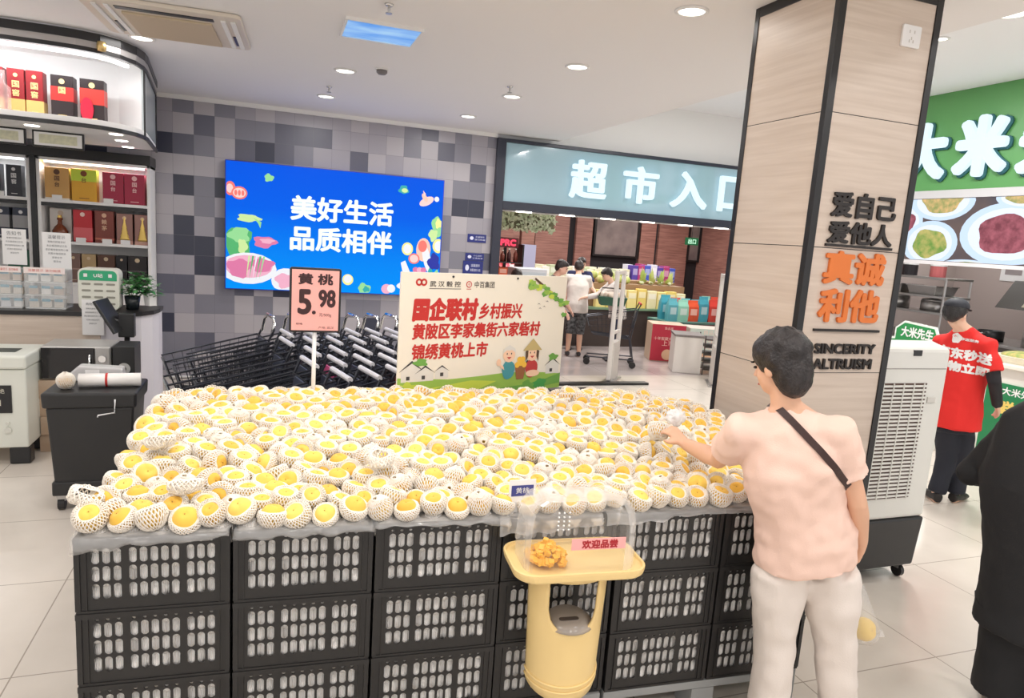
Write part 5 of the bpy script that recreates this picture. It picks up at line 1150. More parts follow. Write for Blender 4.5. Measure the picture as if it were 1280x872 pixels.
# standing white freezer-like cabinet and lavender panel
t = thing('white_display_case', 'grey-white upright display case behind the person in stripes', 'display case', (4.15, 11.0, 0)); obj('body', bx(3.95, 4.5, 11, 11.5, .001, 1.36), tint((206, 210, 216)), t, W=True, bevel=.01); obj('glass_door', bx(3.98, 4.47, 10.99, 10.999, .3, 1.3), mat('pale_glass', (196, 206, 214), .1), t, W=True)
t = thing('lavender_panel', 'small upright lavender-white advert panel in the supermarket', 'panel', (4.95, 12.9, 0)); obj('panel', bx(4.7, 5.0, 12.9, 12.93, 1.0, 1.75), mat('lavender_lit', (226, 220, 250), emit=.5), t, W=True); obj('post', bx(4.83, 4.87, 12.93, 12.96, .001, 1.4), M_STEEL, t, W=True)
# trolley pushed by the woman with the lanyard
t = dup(cart0, (5.02, 9.48, 0), math.radians(-25), 'black trolley with green basket before the woman with a lanyard', 'shopping trolley in the doorway')
del t['group']
for c in list(COL.objects):
    if c.parent == t and c.name.startswith('handle'): c.data = c.data.copy(); c.data.materials[0] = tint((196, 40, 50))
t = thing('hand_basket', 'dark green hand basket of pale goods on the doorway trolley', 'basket', (5.0, 9.50, .935), math.radians(-20)); bm = B(); taper(bm, 0, .13, (.18, .13), (.22, .16), 0, 0); obj('basket_body', bm, tint((40, 84, 66)), t)
bm = B(); 
for k in range(9): ball(bm, (RR.uniform(-.15, .15), RR.uniform(-.1, .1), .15), .055, 10, 6)
g = obj('wrapped_goods', bm, mat('pale_goods', (236, 226, 214), .4, var=(12, (220, 190, 170))), smooth=True); g.location = (5.0, 9.50, .935); tag(g, 'pale wrapped goods heaped in the green hand basket', 'goods', None, 'stuff')
obj('handle', tube(B(), [(-.2, 0, .13), (-.16, 0, .26), (.16, 0, .26), (.2, 0, .13)], .01, 6), M_BLACK, t)
# ---------------------------------------------------------------- food counter on the right
FX = SHOPX
struct('wall_right', bx(FX, FX+.12, 6.91, WALLY+.25, 0, HIGH), M_WHITE)
struct('wall_kitchen_back', bx(10.9, 11.0, .5, WALLY, 0, HIGH), mat('kitchen_wall', (186, 172, 166), .4)); struct('wall_kitchen_side', bx(FX+.12, 10.9, WALLY-.15, WALLY-.03, 0, HIGH), mat('kitchen_wall', (186, 172, 166), .4))
struct('ceiling_kitchen', bx(FX+.13, 10.9, .5, WALLY-.16, 2.95, 3.0), M_CEIL)
FF = (Vector((0, -1, 0)), Vector((0, 0, 1)))      # a panel that faces the hall (-X): u runs towards the viewer
GY0, GY1 = 2.2, 6.9
t = thing('food_shop_sign', 'large green shop fascia with thick white rounded characters', 'sign', (FX, 4.3, 2.7))
M_GRN = mat('fascia_green', (96, 158, 92), .35)
obj('panel', bx(FX-.02, FX+.12, GY0, GY1, 2.72, HIGH-.002), M_GRN, t, W=True)
M_LGL = mat('sign_white_glow', (226, 246, 255), emit=1.0)
for k, ch in enumerate('大米先生'):
    cy = 6.22-.70*k; ly = cy
    if ly < GY0+.3: break
    bm = B(); text(bm, ch, (Vector((FX-.02, 0, 0)), FF[0], FF[1]), -ly, 3.16, .58, .64, bold=.031, ext=.06, off=.03, steps=14); c = obj('character', bm, M_LGL, t, W=True)
    bm = B(); text(bm, ch, (Vector((FX-.02, 0, 0)), FF[0], FF[1]), -ly+.012, 3.15, .62, .68, bold=.045, ext=.012, off=.012, steps=14); obj('backing', bm, tint((36, 92, 96)), c, W=True)
t = thing('fascia_trim', 'pale grey trim strip under the green shop fascia', 'trim', (FX, 4.3, 2.6)); obj('strip', bx(FX-.03, FX+.12, GY0, GY1, 2.63, 2.7195), tint((206, 206, 208)), t, W=True); obj('lower_edge', bx(FX-.03, FX+.12, GY0, GY1, 1.885, 1.925), tint((226, 224, 226)), t, W=True)
t = thing('menu_lightbox', 'wide backlit picture of dishes under the green shop fascia', 'menu', (FX, 4.3, 1.93))
M_MB = mat('menu_backdrop', (112, 92, 84), emit=.9, var=(2.2, (70, 70, 84))); obj('picture', bx(FX-.015, FX+.1, GY0, GY1, 1.926, 2.629), M_MB, t, W=True)
MF = (Vector((FX-.015, 0, 0)), FF[0], FF[1]); lay = [.002]
M_PLT = mat('menu_plate', (206, 228, 252), emit=.95); M_PL2 = mat('menu_plate_well', (232, 240, 252), emit=.95)
foods = [mat('menu_greens', (196, 186, 110), emit=.9, var=(13, (90, 150, 60))), mat('menu_meat', (176, 96, 110), emit=.9, var=(14, (110, 46, 60))), mat('menu_rice', (226, 190, 130), emit=.9, var=(16, (120, 150, 80)))]
def dish(y, z, rx, rz, f, sd):
    """an oval dish printed on the menu; only what falls inside the picture"""
    def clip(pts): return [(u, min(max(w, 1.93), 2.625)) for u, w in pts]
    for a, m in ((1, 0), (.82, 1)): lay[0] += .0006; flat(bmd, clip(ell(-y, z, rx*a, rz*a, 28)), MF, lay[0], m)
    lay[0] += .0006; flat(bmd, clip(blobby(-y, z, rx*.62, rz*.62, 26, .12, sd)), MF, lay[0], 2+f)
bmd = B()
dish(6.40, 2.36, .27, .22, 1, 1); dish(5.92, 2.60, .40, .22, 2, 2); dish(6.0, 2.12, .35, .26, 0, 3); dish(5.12, 2.24, .52, .33, 1, 4); dish(5.0, 2.62, .3, .12, 2, 5); dish(5.5, 1.90, .3, .06, 0, 6); dish(4.2, 2.3, .5, .3, 0, 7); dish(3.2, 2.25, .5, .3, 2, 8); dish(2.65, 2.45, .3, .2, 1, 9)
obj('dish_print', bmd, [M_PLT, M_PL2]+foods, t, W=True)
# kitchen furniture
def shelf_unit(label, y0, y1, x0, x1, zs, m):
    t = thing('kitchen_shelf', label, 'shelf', ((x0+x1)/2, (y0+y1)/2, 0))
    for z in zs: obj('board', bx(x0, x1, y0, y1, z-.03, z), m, t, W=True, bevel=.004)
    bm = B()
    for x in (x0+.02, x1-.02):
        for y in (y0+.02, y1-.02): tube(bm, [(x, y, .001), (x, y, zs[-1])], .016, 8)
    obj('upright', bm, M_STEEL, t, W=True); return t
shelf_unit('steel kitchen shelf unit behind the worker in red', 6.75, 8.2, 8.5, 9.0, (.3, .85, 1.25, 1.47, 1.72), M_STEEL)
def pot(label, x, y, z, r, h, lid=True, m=None):
    t = thing('cooking_pot', label, 'pot', (x, y, z), 0, 'pots in the food shop'); obj('body', lathe(B(), [(.0001, .001), (r, .001), (r, h), (r*.95, h), (r*.93, .02), (.0001, .02)], 20), m or M_STEEL, t, smooth=True)
    for s_ in (-1, 1): obj('handle', tube(B(), [(s_*r, -.04, h*.75), (s_*(r+.04), -.03, h*.75), (s_*(r+.04), .03, h*.75), (s_*r, .04, h*.75)], .007, 6), M_STEEL, t)
    if lid: obj('lid', lathe(B(), [(r*.98, h+.001), (r*.9, h+.02), (.02, h+.04), (.015, h+.07), (.0001, h+.07)], 20), M_STEEL, t, smooth=True)
pot('steel pot on the kitchen shelf nearest the pillar', 8.75, 7.65, 1.2505, .14, .16); pot('steel pot on the kitchen shelf beside the cap', 8.75, 7.1, 1.2505, .15, .14)
for y, c, lb in ((7.9, (190, 60, 70), 'red kitchen canister on the top shelf'), (7.55, (40, 36, 40), 'black box on the top kitchen shelf'), (7.1, (206, 110, 110), 'pink packet on the top kitchen shelf')):
    t = thing('kitchen_canister', lb, 'canister', (8.75, y, 1.7205)); obj('body', lathe(B(), [(.0001, .001), (.10, .001), (.10, .15), (.0001, .15)], 14), tint(c), t, smooth=False); obj('lid', lathe(B(), [(.104, .15), (.104, .175), (.0001, .18)], 14), M_WHITE, t)
for y, z, lb in ((7.7, 1.4705, 'wide steel tray on the middle kitchen shelf near the pillar'), (7.15, 1.4705, 'wide steel tray on the middle kitchen shelf near the cap'), (7.5, .8505, 'steel tray on the low kitchen shelf')):
    t = thing('steel_tray', lb, 'tray', (8.75, y, z), 0, 'steel kitchen trays'); obj('tray_body', taper(B(), 0.001, .12, (.18, .2), (.21, .23), 0, 0), M_STEEL, t, bevel=.006); obj('rim', bx(-.22, .22, -.24, .24, .1205, .13), M_CHROME, t)
t = thing('range_hood', 'dark sloped range hood in the food shop kitchen', 'range hood', (9.6, 6.2, 1.45)); obj('hood', prism(B(), [(9.2, 1.38), (10.2, 1.38), (10.2, 1.75), (9.5, 1.75)], 'y', 5.2, 6.55), mat('hood_dark', (70, 66, 62), .4, .4), t, W=True); obj('filter_plate', prism(B(), [(9.19, 1.42), (9.20, 1.42), (9.47, 1.70), (9.46, 1.70)], 'y', 5.5, 6.2), mat('filter', (176, 166, 140), .4, .4), t, W=True)
obj('duct', bx(9.75, 10.1, 5.7, 6.0, 1.75, 2.95), M_STEEL, t, W=True)
t = thing('wall_paper_sheet', 'small white paper sheet on the kitchen wall', 'notice', (10.88, 7.6, 1.8)); obj('sheet', bx(10.885, 10.897, 7.35, 7.75, 1.72, 2.0), M_WHITE, t, W=True); obj('photo', bx(10.88, 10.8845, 7.42, 7.68, 1.82, 1.95), tint((160, 150, 150)), t, W=True)
t = thing('stove_counter', 'long steel stove counter under the range hood', 'counter', (9.6, 5.5, 0)); obj('body', bx(9.2, 10.3, 3.2, 7.3, .001, .86), mat('steel_dark', (120, 116, 112), .35, .7), t, W=True); obj('top', bx(9.15, 10.3, 3.2, 7.35, .861, .90), M_STEEL, t, W=True, bevel=.005)
pot('steel wok pot on the stove counter', 9.45, 6.05, .9005, .2, .2); pot('large steel stock pot on the stove counter', 9.5, 5.35, .9005, .22, .26); pot('dark pan on the stove counter behind the worker', 9.5, 6.75, .9005, .16, .14, False, M_BPLAS)
# serving counter with green front and little shop signs
t = thing('serving_counter', 'white topped serving counter with green front panels', 'counter', (6.7, 4.2, 0)); obj('body', bx(6.42, 7.0, 2.4, 4.72, .001, .98), tint((236, 232, 224)), t, W=True); obj('top', bx(6.38, 7.05, 2.38, 4.76, .981, 1.02), mat('counter_white_top', (240, 234, 222), .25), t, W=True, bevel=.006)
obj('green_panel', bx(6.405, 6.4195, 2.42, 4.50, .03, .84), tint((34, 128, 78), .4), t, W=True)
CF = (Vector((6.405, 0, 0)), FF[0], FF[1]); bm = B(); text(bm, '大米先生', CF, -4.18, .775, .34, .075, bold=.002, off=.001); obj('lettering', bm, M_WHITE, t, W=True)
bm = B(); text(bm, '鲜肉鲜饭', CF, -4.06, .62, .62, .14, bold=.006, off=.001); obj('slogan', bm, tint((236, 206, 110)), t, W=True)
bm = B(); text(bm, '现炒现卖', CF, -4.06, .42, .5, .09, bold=.003, off=.001); obj('second_slogan', bm, M_WHITE, t, W=True)
t = thing('food_tray', 'pale tray of food on the serving counter edge', 'tray', (6.7, 4.4, 1.0205)); obj('tray_body', taper(B(), .001, .06, (.2, .2), (.23, .25), 0, 0), mat('tray_pale', (226, 220, 200), .4), t); obj('food', ball(B(), (0, 0, .06), (.17, .2, .05), 14, 8), mat('mixed_food', (196, 180, 110), .5, var=(20, (110, 150, 70))), t, smooth=True)
t = thing('order_stand', 'white order stand carrying a green cut-out shop sign', 'stand', (6.3, 5.35, 0)); obj('cabinet', bx(6.25, 6.7, 4.95, 5.75, .001, .98), tint((236, 236, 232)), t, W=True, bevel=.01)
bm = B(); prism(bm, [(5.72, .985), (4.98, .985), (4.98, 1.16), (5.03, 1.26), (5.40, 1.28), (5.5, 1.2), (5.5, 1.1), (5.72, 1.06)], 'x', 6.30, 6.32); obj('cut_out_sign', bm, tint((240, 244, 238)), t, W=True)
bm = B(); prism(bm, [(5.70, .99), (5.0, .99), (5.0, 1.155), (5.045, 1.24), (5.39, 1.26), (5.48, 1.19), (5.48, 1.08), (5.70, 1.04)], 'x', 6.294, 6.2995); obj('green_face', bm, tint((44, 140, 76)), t, W=True)
bm = B(); text(bm, '大米先生', (Vector((6.294, 0, 0)), FF[0], FF[1]), -5.23, 1.17, .38, .11, bold=.004, off=.001); obj('lettering', bm, M_WHITE, t, W=True)
for x, y in ((8.2, 6.8), (8.2, 4.6), (9.8, 5.8), (9.8, 7.6)):
    t = thing('kitchen_light', 'round kitchen ceiling light above the stoves', 'light', (x, y, 2.95), 0, 'kitchen ceiling lights'); obj('diffuser', lathe(B(), [(.14, -.001), (.13, -.03), (.0001, -.03)], 18), M_LAMP, t)
    l = bpy.data.lights.new('kitchen_lamp', 'AREA'); l.shape = 'DISK'; l.size = .4; l.energy = SHOP_W; o = bpy.data.objects.new('kitchen_lamp', l); COL.objects.link(o); o.parent = t; o.location = (0, 0, -.05)
# ---------------------------------------------------------------- people
def pose(base, h, face, lean=.0, arm=((.06, .02), (.06, .02)), stride=.0, tilt=.25):
    """joints of a standing figure; face = heading in radians, arm = per side (swing forward of upper arm, bend of forearm)"""
    s = h/1.70; f = Vector((math.cos(face), math.sin(face), 0)); r = Vector((f.y, -f.x, 0)); up = Vector((0, 0, 1)); b = Vector((base[0], base[1], 0)); ax = (up+f*lean).normalized()
    pel = b+up*.90*s; J = {'f': f, 'r': r, 'pel': pel, 'waist': pel+ax*.14*s, 'chest': pel+ax*.34*s, 'shc': pel+ax*.50*s, 'neck': pel+ax*.57*s+f*.01*s, 's': s}
    J['head'] = pel+ax*.70*s+f*.035*s*(1+lean*2); J['hf'] = (f-up*tilt).normalized()
    for k, sg in ((0, -1), (1, 1)):
        sh = J['shc']+r*sg*.175*s; a1, a2 = arm[k]
        d1 = (-up*math.cos(a1)+f*math.sin(a1)+r*sg*.12).normalized(); d2 = (-up*math.cos(a1+a2)+f*math.sin(a1+a2)-r*sg*.05).normalized()
        J['sh%d' % k] = sh; J['el%d' % k] = sh+d1*.285*s; J['wr%d' % k] = J['el%d' % k]+d2*.25*s; J['hd%d' % k] = d2
        st = stride*(1 if k else -1); J['hip%d' % k] = pel+r*sg*.09*s-up*.03*s; J['kn%d' % k] = b+r*sg*.09*s+f*(st*.5+.02)+up*.48*s; J['an%d' % k] = b+r*sg*.10*s+f*st+up*.08*s
        J['ft%d' % k] = f
    return J
def human(name, label, J, group=None, skin=(232, 190, 164), shirt=(240, 238, 234), sleeve=.55, bottom=(60, 62, 74), hem=.02, hair='short', hairc=(36, 28, 28), shoes=(60, 56, 58), fine=.014, long_sleeve=None, shirt_w=1.0, leg_w=1.0, bottoms_end=1.0, wr=.006, cap=None, curl=.9, ms=None, mb=None):
    s = J['s']; f, r = J['f'], J['r']; up = Vector((0, 0, 1)); base = Vector((J['pel'].x, J['pel'].y, 0))
    hf = J['hf']; hr = hf.cross(J.get('hup', up)).normalized(); hu = hr.cross(hf).normalized(); HM = Matrix((hr, hf, hu)).transposed(); H = J['head']
    def hb(bm, c, rad, **k): ball(bm, H+HM @ (Vector(c)*s), tuple(q*s for q in rad), 18, 12, rot=HM.to_quaternion(), **k)
    bm = B()
    tube(bm, [J['pel']-up*.08*s, J['pel'], J['waist'], J['chest'], J['shc'], J['neck']], [(.11*s, .085*s), (.14*s, .098*s), (.13*s, .09*s), (.155*s, .105*s), (.14*s, .07*s), (.055*s, .055*s)], 20, ref=r)
    tube(bm, [J['neck']-(H-J['neck'])*.3, H-HM @ Vector((0, .012, .05))*s], [.056*s, .050*s], 14)
    hb(bm, (0, -.012, .03), (.073, .092, .083)); hb(bm, (0, .022, -.03), (.061, .068, .083)); hb(bm, (0, .04, -.078), (.038, .04, .028)); hb(bm, (0, .064, .02), (.05, .024, .016))
    tube(bm, [H+HM @ Vector((0, .084, .008))*s, H+HM @ Vector((0, .108, -.028))*s, H+HM @ Vector((0, .088, -.034))*s], [.009*s, .014*s, .012*s], 8)
    for sg in (-1, 1): hb(bm, (sg*.074, -.008, -.018), (.011, .02, .032)); hb(bm, (sg*.038, .045, -.035), (.022, .026, .024))
    hb(bm, (0, .082, -.062), (.022, .012, .009))
    for k in (0, 1):
        sh, el, wr_, hd = J['sh%d' % k], J['el%d' % k], J['wr%d' % k], J['hd%d' % k].normalized(); sg = -1 if k == 0 else 1
        tube(bm, [sh+(J['shc']-sh)*.25, sh, sh.lerp(el, .4), el, el.lerp(wr_, .3), wr_], [.05*s, .052*s, .046*s, .037*s, .040*s, .027*s], 14); ball(bm, sh, .054*s, 12, 8); ball(bm, el, .038*s, 10, 7)
        pal = J.get('palm%d' % k, (J['pel']-wr_)); pn = (pal-hd*pal.dot(hd)).normalized(); ac = hd.cross(pn).normalized()   # palm normal, across the knuckles
        th = J.get('thumb%d' % k, f); ac = ac if ac.dot(th) > 0 else -ac
        tube(bm, [wr_-hd*.01*s, wr_+hd*.025*s, wr_+hd*.085*s], [(.027*s, .019*s), (.036*s, .017*s), (.040*s, .014*s)], 12, ref=ac)
        g = J.get('curl%d' % k, .55)
        for q, (o_, L_) in enumerate(((.029, .068), (.010, .078), (-.010, .072), (-.028, .056))):
            p0 = wr_+hd*.078*s+ac*o_*s; d1 = (hd*math.cos(g*.6)+pn*math.sin(g*.6)); p1 = p0+d1*L_*.45*s; d2 = hd*math.cos(g*1.5)+pn*math.sin(g*1.5); p2 = p1+d2*L_*.32*s; d3 = hd*math.cos(g*2.2)+pn*math.sin(g*2.2); p3 = p2+d3*L_*.25*s
            tube(bm, [p0-d1*.01*s, p1, p2, p3], [.0098*s, .0092*s, .0085*s, .007*s], 8)
        t0 = wr_+hd*.028*s+ac*.026*s; t1 = t0+(hd*.6+ac*.7+pn*.35).normalized()*.036*s; t2 = t1+(hd*.85+ac*.15+pn*.5).normalized()*.030*s; tube(bm, [t0, t1, t2], [.013*s, .0105*s, .008*s], 8)
        hp, kn, an = J['hip%d' % k], J['kn%d' % k], J['an%d' % k]; ff = J['ft%d' % k]
        tube(bm, [hp+up*.02*s, hp.lerp(kn, .08), hp.lerp(kn, .5), kn, kn.lerp(an, .35), an, an-up*.05*s], [.055*s, .072*s, .066*s, .053*s, .055*s, .037*s, .038*s], 14)
        tube(bm, [an-up*.055*s-ff*.04*s, an-up*.05*s+ff*.06*s, an-up*.062*s+ff*.15*s], [.033*s, .034*s, .022*s], 10)
    b2 = remesh(bm, fine*.62 if fine < .012 else fine, 5, .5)
    M_SK = mat('skin_%02x%02x%02x' % skin, skin, .5, sss=.08, bump=(60, .05))
    P0 = obj(name, b2, M_SK, smooth=True, W=True, loc=base); tag(P0, label, 'person', group)
    # face
    bm = B()
    for sg in (-1, 1): hb(bm, (sg*.028, .083, .002), (.011, .006, .006))
    obj('eyes', bm, tint((40, 30, 28), .2), P0, W=True, smooth=True)
    bm = B()
    for sg in (-1, 1): hb(bm, (sg*.03, .086, .022), (.017, .006, .004))
    obj('eyebrows', bm, tint(hairc, .7), P0, W=True, smooth=True)
    bm = B(); hb(bm, (0, .090, -.062), (.018, .007, .006)); obj('lips', bm, tint((190, 110, 104), .4), P0, W=True, smooth=True)
    # hair
    if hair:
        bm = B(); k = 1.16 if hair == 'full' else 1.0
        hb(bm, (0, -.018, .048), (.082*k, .096*k, .075*k)); hb(bm, (0, -.052, -.005 if hair == 'short' else -.018), (.072*k, .06*k, (.075 if hair == 'short' else .095)*k))
        for sg in (-1, 1): hb(bm, (sg*.062, -.03, .015), (.024*k, .05*k, .05*k))
        hb(bm, (0, .055, .072), (.058, .034, .028))
        if hair == 'long': hb(bm, (0, -.06, -.12), (.07, .045, .11))
        if hair == 'full':
            for q in range(26):
                a = q*2.4; e = -.5+1.9*(q/26); hb(bm, (.078*math.cos(a)*math.cos(e), -.025+.085*min(.55, math.sin(a))*math.cos(e), .035+.085*math.sin(e)), (.026, .026, .026))
            hb(bm, (0, -.07, -.055), (.06, .04, .05))
        hm = remesh(bm, .009 if fine < .012 else .012, 2, .4)
        for q in hm.verts: q.co += (q.co-H).normalized()*.004*noise.noise(q.co*70)
        obj('hair', hm, mat('hair_%02x%02x%02x' % tuple(hairc), hairc, .45, bump=(120, .5), var=(40, tuple(min(255, c+22) for c in hairc), (1, 1, .15))), P0, W=True, smooth=True)
    # shirt
    w = shirt_w; bm = B(); hz = J['pel']-up*(.09*s+hem); hc = J.get('hemc', Vector((J['pel'].x, J['pel'].y, 0))); hz = Vector((hc.x, hc.y, hz.z))
    tube(bm, [hz, J['pel']+up*.02*s, J['waist'], J['chest'], J['shc']+up*.005, J['neck']-up*.012*s], [(.184*s*w, .146*s*w), (.181*s*w, .144*s*w), (.166*s*w, .13*s*w), (.180*s*w, .132*s*w), (.158*s, .09*s), (.064*s, .062*s)], 24, ref=r)
    for k in (0, 1):
        sh, el, wr_ = J['sh%d' % k], J['el%d' % k], J['wr%d' % k]; ls = long_sleeve
        if ls: tube(bm, [sh+(J['shc']-sh)*.35, sh, el, wr_], [.07*s, .074*s, .058*s, .043*s], 16); ball(bm, el, .058*s, 12, 8)
        else: e = sh.lerp(el, sleeve); tube(bm, [sh+(J['shc']-sh)*.5, sh+up*.004, sh.lerp(e, .5), e], [.072*s, .076*s, .074*s, .073*s*min(w, 1.1)], 18)
        ball(bm, sh, .07*s, 12, 8)
    sm = remesh(bm, fine, 4, .5, wr, 9); SH = obj('shirt', sm, ms or mat('cloth_%02x%02x%02x' % tuple(shirt), shirt, .85, bump=(260, .15)), P0, W=True, smooth=True)
    # trousers
    bm = B(); lw = leg_w
    tube(bm, [J['pel']+up*.05*s, J['pel']-up*.02*s, J['pel']-up*.12*s], [(.148*s, .110*s), (.165*s, .124*s), (.163*s, .122*s)], 20, ref=r)
    for k in (0, 1):
        hp, kn, an = J['hip%d' % k], J['kn%d' % k], J['an%d' % k]; e = kn.lerp(an, (bottoms_end-.5)*2) if bottoms_end > .5 else hp.lerp(kn, bottoms_end*2)
        pts = [hp+up*.0, hp.lerp(kn, .4), kn]+([kn.lerp(e, .5), e] if bottoms_end > .5 else []); tube(bm, pts, [.092*s*lw, .090*s*lw, .074*s*lw, .070*s*lw, .070*s*lw][:len(pts)], 16)
    obj('trousers', remesh(bm, fine, 4, .5, wr, 7), mb or mat('cloth_%02x%02x%02x' % tuple(bottom), bottom, .85, bump=(200, .15)), P0, W=True, smooth=True)
    for k in (0, 1):
        an, ff = J['an%d' % k], J['ft%d' % k]; z0 = an.z-.079*s; bm = B()
        a0 = Vector((an.x, an.y, z0)); tube(bm, [a0-ff*.055*s+up*.045*s, a0+ff*.01*s+up*.05*s, a0+ff*.10*s+up*.036*s, a0+ff*.185*s+up*.026*s], [(.036*s, .044*s), (.042*s, .049*s), (.046*s, .034*s), (.03*s, .022*s)], 14, ref=ff.cross(up))
        sb = remesh(bm, .01, 3, .5); 
        for q in sb.verts: q.co.z = max(q.co.z, z0+.001)
        obj('shoe', sb, tint(shoes, .5), P0, W=True, smooth=True)
    if cap:
        bm = B(); hb(bm, (0, -.012, .055), (.088, .104, .065)); cm = remesh(bm, .008, 2); 
        for q in list(cm.verts):
            lz = (HM.transposed() @ (q.co-H)).z
            if lz < .04*s: q.co += hu*(.04*s-lz)
        cp = obj('cap', cm, tint(cap, .7), P0, W=True, smooth=True); bm = B(); vs = [H+HM @ (Vector((x, y, z))*s) for x, y, z in ((-.07, .07, .045), (-.06, .12, .04), (-.03, .155, .034), (.03, .155, .034), (.06, .12, .04), (.07, .07, .045))]
        bm.faces.new([bm.verts.new(v) for v in vs]); bmesh.ops.solidify(bm, geom=bm.faces[:], thickness=.006); obj('brim', bm, tint(cap, .7), cp, W=True)
    return P0, SH
def bvh(o):
    t = B(); t.from_mesh(o.data); t.transform(wm(o)); b = BVHTree.FromBMesh(t); t.free(); return b
def wrap_text(tree, s_, c, u, v, w, h, bold, off=.003):
    """printing that lies on cloth"""
    bm = B(); n = u.cross(v).normalized(); text(bm, s_, (c, u, v), 0, 0, w, h, bold=bold, off=0, steps=6); bmesh.ops.subdivide_edges(bm, edges=[e for e in bm.edges if e.calc_length() > .03], cuts=2)
    for q in bm.verts:
        hit = tree.ray_cast(q.co+n*.4, -n)
        if hit[0]: q.co = hit[0]+n*off
    return bm
# the woman picking a peach
WY = 1.86; J = pose((1.93, WY), 1.58, math.radians(70), 0)
J['f'] = Vector((.30, .95, 0)).normalized(); J['r'] = Vector((.95, -.30, 0)).normalized()
J['pel'] = P(1004, 672, Y=1.88); J['waist'] = P(1000, 632, Y=1.875); J['chest'] = P(993, 577, Y=1.875); J['shc'] = P(988, 533, Y=1.88); J['neck'] = P(981, 504, Y=1.90)
J['head'] = P(974, 456, Y=1.925); J['hf'] = Vector((-.22, .95, -.30)).normalized(); J['s'] = .95; J['hemc'] = P(1004, 703, Y=1.88)
J['sh0'] = P(928, 541, Y=1.945); J['el0'] = P(898, 574, Y=2.13); J['wr0'] = P(857, 555, Y=2.33); J['hd0'] = (P(829, 527, Y=2.41)-J['wr0']).normalized(); J['palm0'] = Vector((-.35, .85, -.35)); J['thumb0'] = Vector((-.6, -.1, -.6)); J['curl0'] = 1.0
J['sh1'] = P(1046, 541, Y=1.80); J['el1'] = P(1071, 628, Y=1.77); J['wr1'] = P(1076, 676, Y=1.84); J['hd1'] = Vector((-.02, .35, -.93)); J['curl1'] = .9; J['palm1'] = Vector((-.6, -.1, 0)); J['thumb1'] = Vector((-.3, 1, 0))
for k, (hp, kn, an) in enumerate((((975, 712), (968, 790), (966, 862)), ((1036, 712), (1043, 790), (1049, 862)))):
    J['hip%d' % k] = P(*hp, Y=1.90 if k == 0 else 1.85); J['kn%d' % k] = P(*kn, Y=1.90 if k == 0 else 1.84); a = P(*an, Y=1.89 if k == 0 else 1.82); J['an%d' % k] = Vector((a.x+(.02 if k else -.0), a.y, .078)); J['ft%d' % k] = Vector((.25, .97, 0)).normalized()
WOM, WSH = human('person', 'person in a pale pink T-shirt and white trousers reaching into the peaches', J, skin=(226, 178, 148), shirt=(240, 206, 190), bottom=(226, 216, 208), sleeve=.62, hair='full', hairc=(26, 20, 20), fine=.0105, shirt_w=1.06, leg_w=1.14, wr=.015, hem=.012, shoes=(226, 222, 216))
tr = bvh(WSH); a, b = P(962, 507, Y=1.80), P(1056, 618, Y=1.72); ctr = (J['chest']+J['waist'])/2; ax1 = (b-a).normalized(); bk = Vector((-.3, -.95, 0)); ax2 = (bk-ax1*bk.dot(ax1)).normalized(); mid = (a+b)/2; cc = Vector((ctr.x, ctr.y, mid.z)); pts = []
for k in range(49):
    t_ = 2*PI*k/48; d = ax1*math.cos(t_)+ax2*math.sin(t_); hit = tr.ray_cast(cc+d*.9, -d)
    if hit[0]: pts.append(hit[0]+d*.004)
bm = B()
nrm = ax1.cross(ax2); ring = []
for p in pts: d = (p-cc).normalized(); ring.append([bm.verts.new(p+nrm*x+d*y) for x, y in ((-.012, 0), (.012, 0), (.012, .004), (-.012, .004))])
for q, w in zip(ring, ring[1:]):
    for k in range(4): bm.faces.new((q[k], q[(k+1) % 4], w[(k+1) % 4], w[k]))
tag(obj('bag_strap', bm, mat('dark_brown_leather', (58, 34, 30), .45), W=True, loc=cc), 'thin dark brown crossbody strap slung over the pink T-shirt', 'strap')
# the peach in her fingers and the bag in her other hand
hp = J['wr0']+J['hd0']*.085+J['palm0'].normalized()*.062; o = bpy.data.objects.new('held_peach', PEACH); COL.objects.link(o); o.location = hp; tag(o, 'peach in a white foam net held in the reaching hand', 'peach'); n = bpy.data.objects.new('foam_net', NETS[3]); COL.objects.link(n); n.parent = o; n.rotation_euler = (-.4, .3, 0)
bm = B(); bmesh.ops.create_icosphere(bm, subdivisions=4, radius=1)
for q in bm.verts: q.co = Vector((q.co.x*.042, q.co.y*.034, q.co.z*.034))*(1+.35*noise.noise(q.co*2.1)+.22*noise.noise(q.co*5))
tag(obj('crumpled_bag', bm, mat('white_thin_film', (250, 250, 252), .25, alpha=.6, spec=.7), smooth=True, W=False), 'crumpled white film bag in the reaching hand of the person in pink', 'bag').location = P(845, 521, Y=2.43)
hz = J['wr1']+J['hd1']*.09; t = thing('plastic_bag', 'clear plastic bag hanging from the hand of the person in pink', 'bag', hz)
c = P(1082, 783, Y=1.93); bm = B(); rings = []
for f_, rx, ry in ((0, .012, .012), (.12, .02, .016), (.4, .045, .035), (.72, .070, .055), (.92, .075, .060), (1.0, .05, .045), (1.03, .01, .01)):
    p = hz.lerp(c+Vector((0, 0, -.055)), f_); rings.append([bm.verts.new(p+Vector((rx*math.cos(q)*(1+.1*math.sin(5*q+f_*9)), ry*math.sin(q)*(1+.1*math.cos(4*q+f_*7)), .004*math.sin(3*q)))) for q in [2*PI*k/20 for k in range(20)]])
for a, b in zip(rings, rings[1:]):
    for k in range(20): bm.faces.new((a[k], a[(k+1) % 20], b[(k+1) % 20], b[k]))
bag = obj('bag_film', bm, mat('thin_bag_film', (248, 246, 244), .2, alpha=.26, spec=.7), t, W=True, smooth=True)
